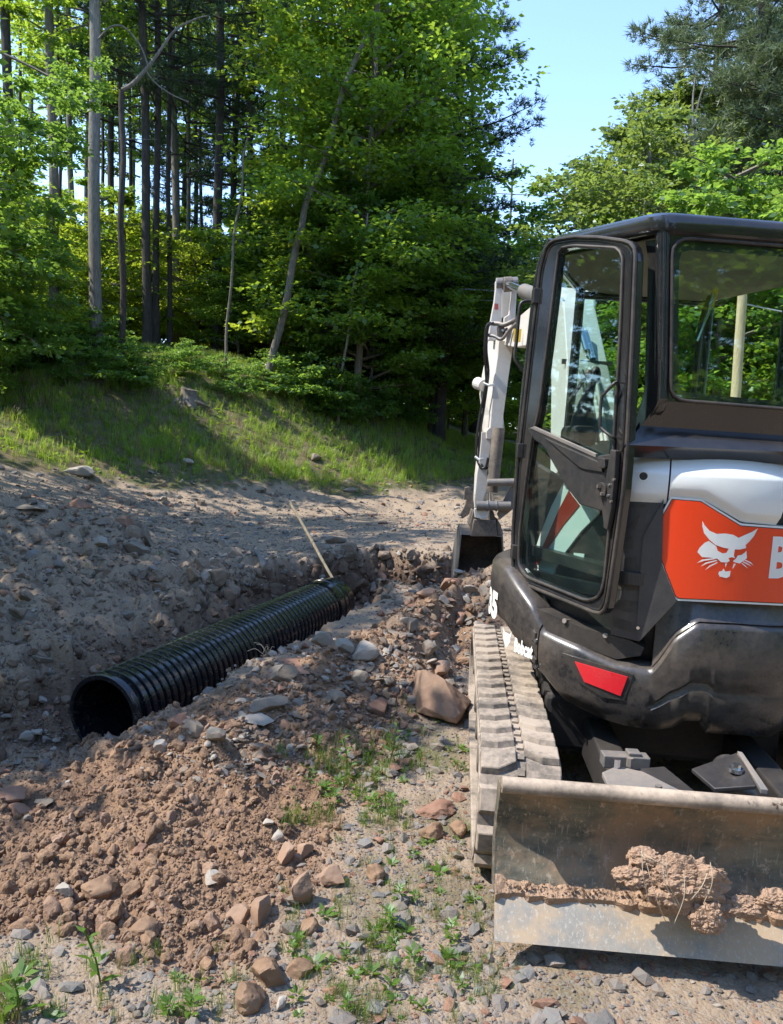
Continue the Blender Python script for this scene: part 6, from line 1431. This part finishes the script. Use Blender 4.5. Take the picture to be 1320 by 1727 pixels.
for z, k, nm in (((480,1260,690,1390), 34, 'weeds in the green patch behind the spoil'), ((640,1380,830,1727), 40, 'weeds on the ground left of the blade'), ((470,1540,700,1720), 30, 'weeds right of the nearest clods'), ((0,1620,110,1727), 10, 'weeds in the lower left corner'), ((280,1650,420,1727), 10, 'weeds at the foot of the spoil'), ((680,1200,790,1310), 12, 'weeds in front of the boulder')):
    for _ in range(k): weed(random.uniform(z[0], z[2]), random.uniform(z[1], z[3]), random.uniform(.25, .62), 'small leafy weed, one of the '+nm, nm)
def tall_weed(px, py, topx, topy, label, n=9, L=.07):
    p = onG(px, py); t = empty('weed_stalk', tuple(p), label=label, cat='weed'); tp = onY(topx, topy, p.y)-p; MB().tube(curve([Vector((0, 0, -.01)), tp*.5+Vector((.008, 0, 0)), tp], 4), .0028, 6).build('stem', M['weed'], t, smooth=True)
    rgx = np.random.default_rng(int(px)); C = np.array([(tp*(k+1.5)/(n+.5))[:] for k in range(n)]); a = np.arange(n)*2.4; D = np.c_[np.cos(a), np.sin(a), np.full(n, .35)]
    V, F = leaves(C, D, np.linspace(L*1.1, L*.6, n), rgx, .06, .16, .2)
    for k in range(n):
        me = np_mesh('leaf', V[4*k:4*k+4], np.array([[0, 1, 2, 3]])); link('leaf', me, M['weed'], t)
tall_weed(172, 1668, 140, 1565, 'single tall leafy weed standing before the left spoil', 11, .065)
tall_weed(585, 1300, 578, 1245, 'upright leafy weed with a pale tip in the green patch', 9, .07)
tall_weed(655, 1290, 668, 1225, 'taller grass-like weed at the right of the green patch', 7, .07)
tall_weed(30, 1720, 22, 1650, 'broad-leaved weed in the lower left corner', 8, .09)
# dry root tangle on the spoil crest over the pipe
mb = MB()
for k in range(16):
    a = onG(435+random.uniform(-5, 20), 1103); e1 = a+Vector((random.uniform(-.13, .05), random.uniform(-.08, .05), random.uniform(.02, .10))); mb.tube(curve([a, (a+e1)/2+Vector((0, 0, .03)), e1], 3), .0022, 4)
tag(mb.build('root_tangle', M['root'], smooth=True), 'tangle of dry roots on the spoil crest over the pipe', 'roots')
# dead twig on the road
mb = MB(); a, b = onG(548, 858), onG(590, 872); mb.tube([a+Vector((0, 0, .05)), (a+b)/2+Vector((0, 0, .12)), b+Vector((0, 0, .03))], .012, 5); c_ = (a+b)/2+Vector((0, 0, .12)); mb.tube([c_, c_+Vector((.25, 0, .08))], .008, 4)
tag(mb.build('twig', M['barkd'], smooth=True), 'dead twig lying on the shaded road behind the shovel', 'twig')
# ================================================================== utility pole and wires
pb_ = base_at(1238, 12.2, 760); ptop = onY(1254, 466, 12.2); pt_ = empty('utility_pole', tuple(pb_), label='brown wooden utility pole seen through the rear window of the cab', cat='pole')
v = ptop-pb_; MB().tube([Vector((0, 0, -.3)), v*.5+Vector((.01,0,0)), v], [.085, .078, .070], 14).build('pole', M['wood'], pt_, smooth=True)
def wire(lst, r, lb): tag(MB().tube(curve(lst, 8), r, 6).build('wire', M['wire'], smooth=True), lb, 'wire')
wire([onY(1253, 512, 12.2), onY(1320, 526, 12.2), onY(1500, 560, 12.0)], .012, 'pale wire running right from the utility pole')
wire([onY(1250, 512, 24), onY(1000, 505, 24), onY(850, 492, 24), onY(735, 485, 24)], .022, 'white cable running behind the excavator arm to the left wood')
wire([onY(1250, 540, 24.2), onY(1100, 528, 24), onY(900, 512, 24), onY(760, 503, 24)], .010, 'thin lower wire under the white cable')
wire([onY(835, 326, 40), onY(900, 329, 40), onY(945, 331, 40), onY(1100, 338, 36), onY(1330, 348, 30)], .028, 'thin wire crossing the sky gap above the trees')
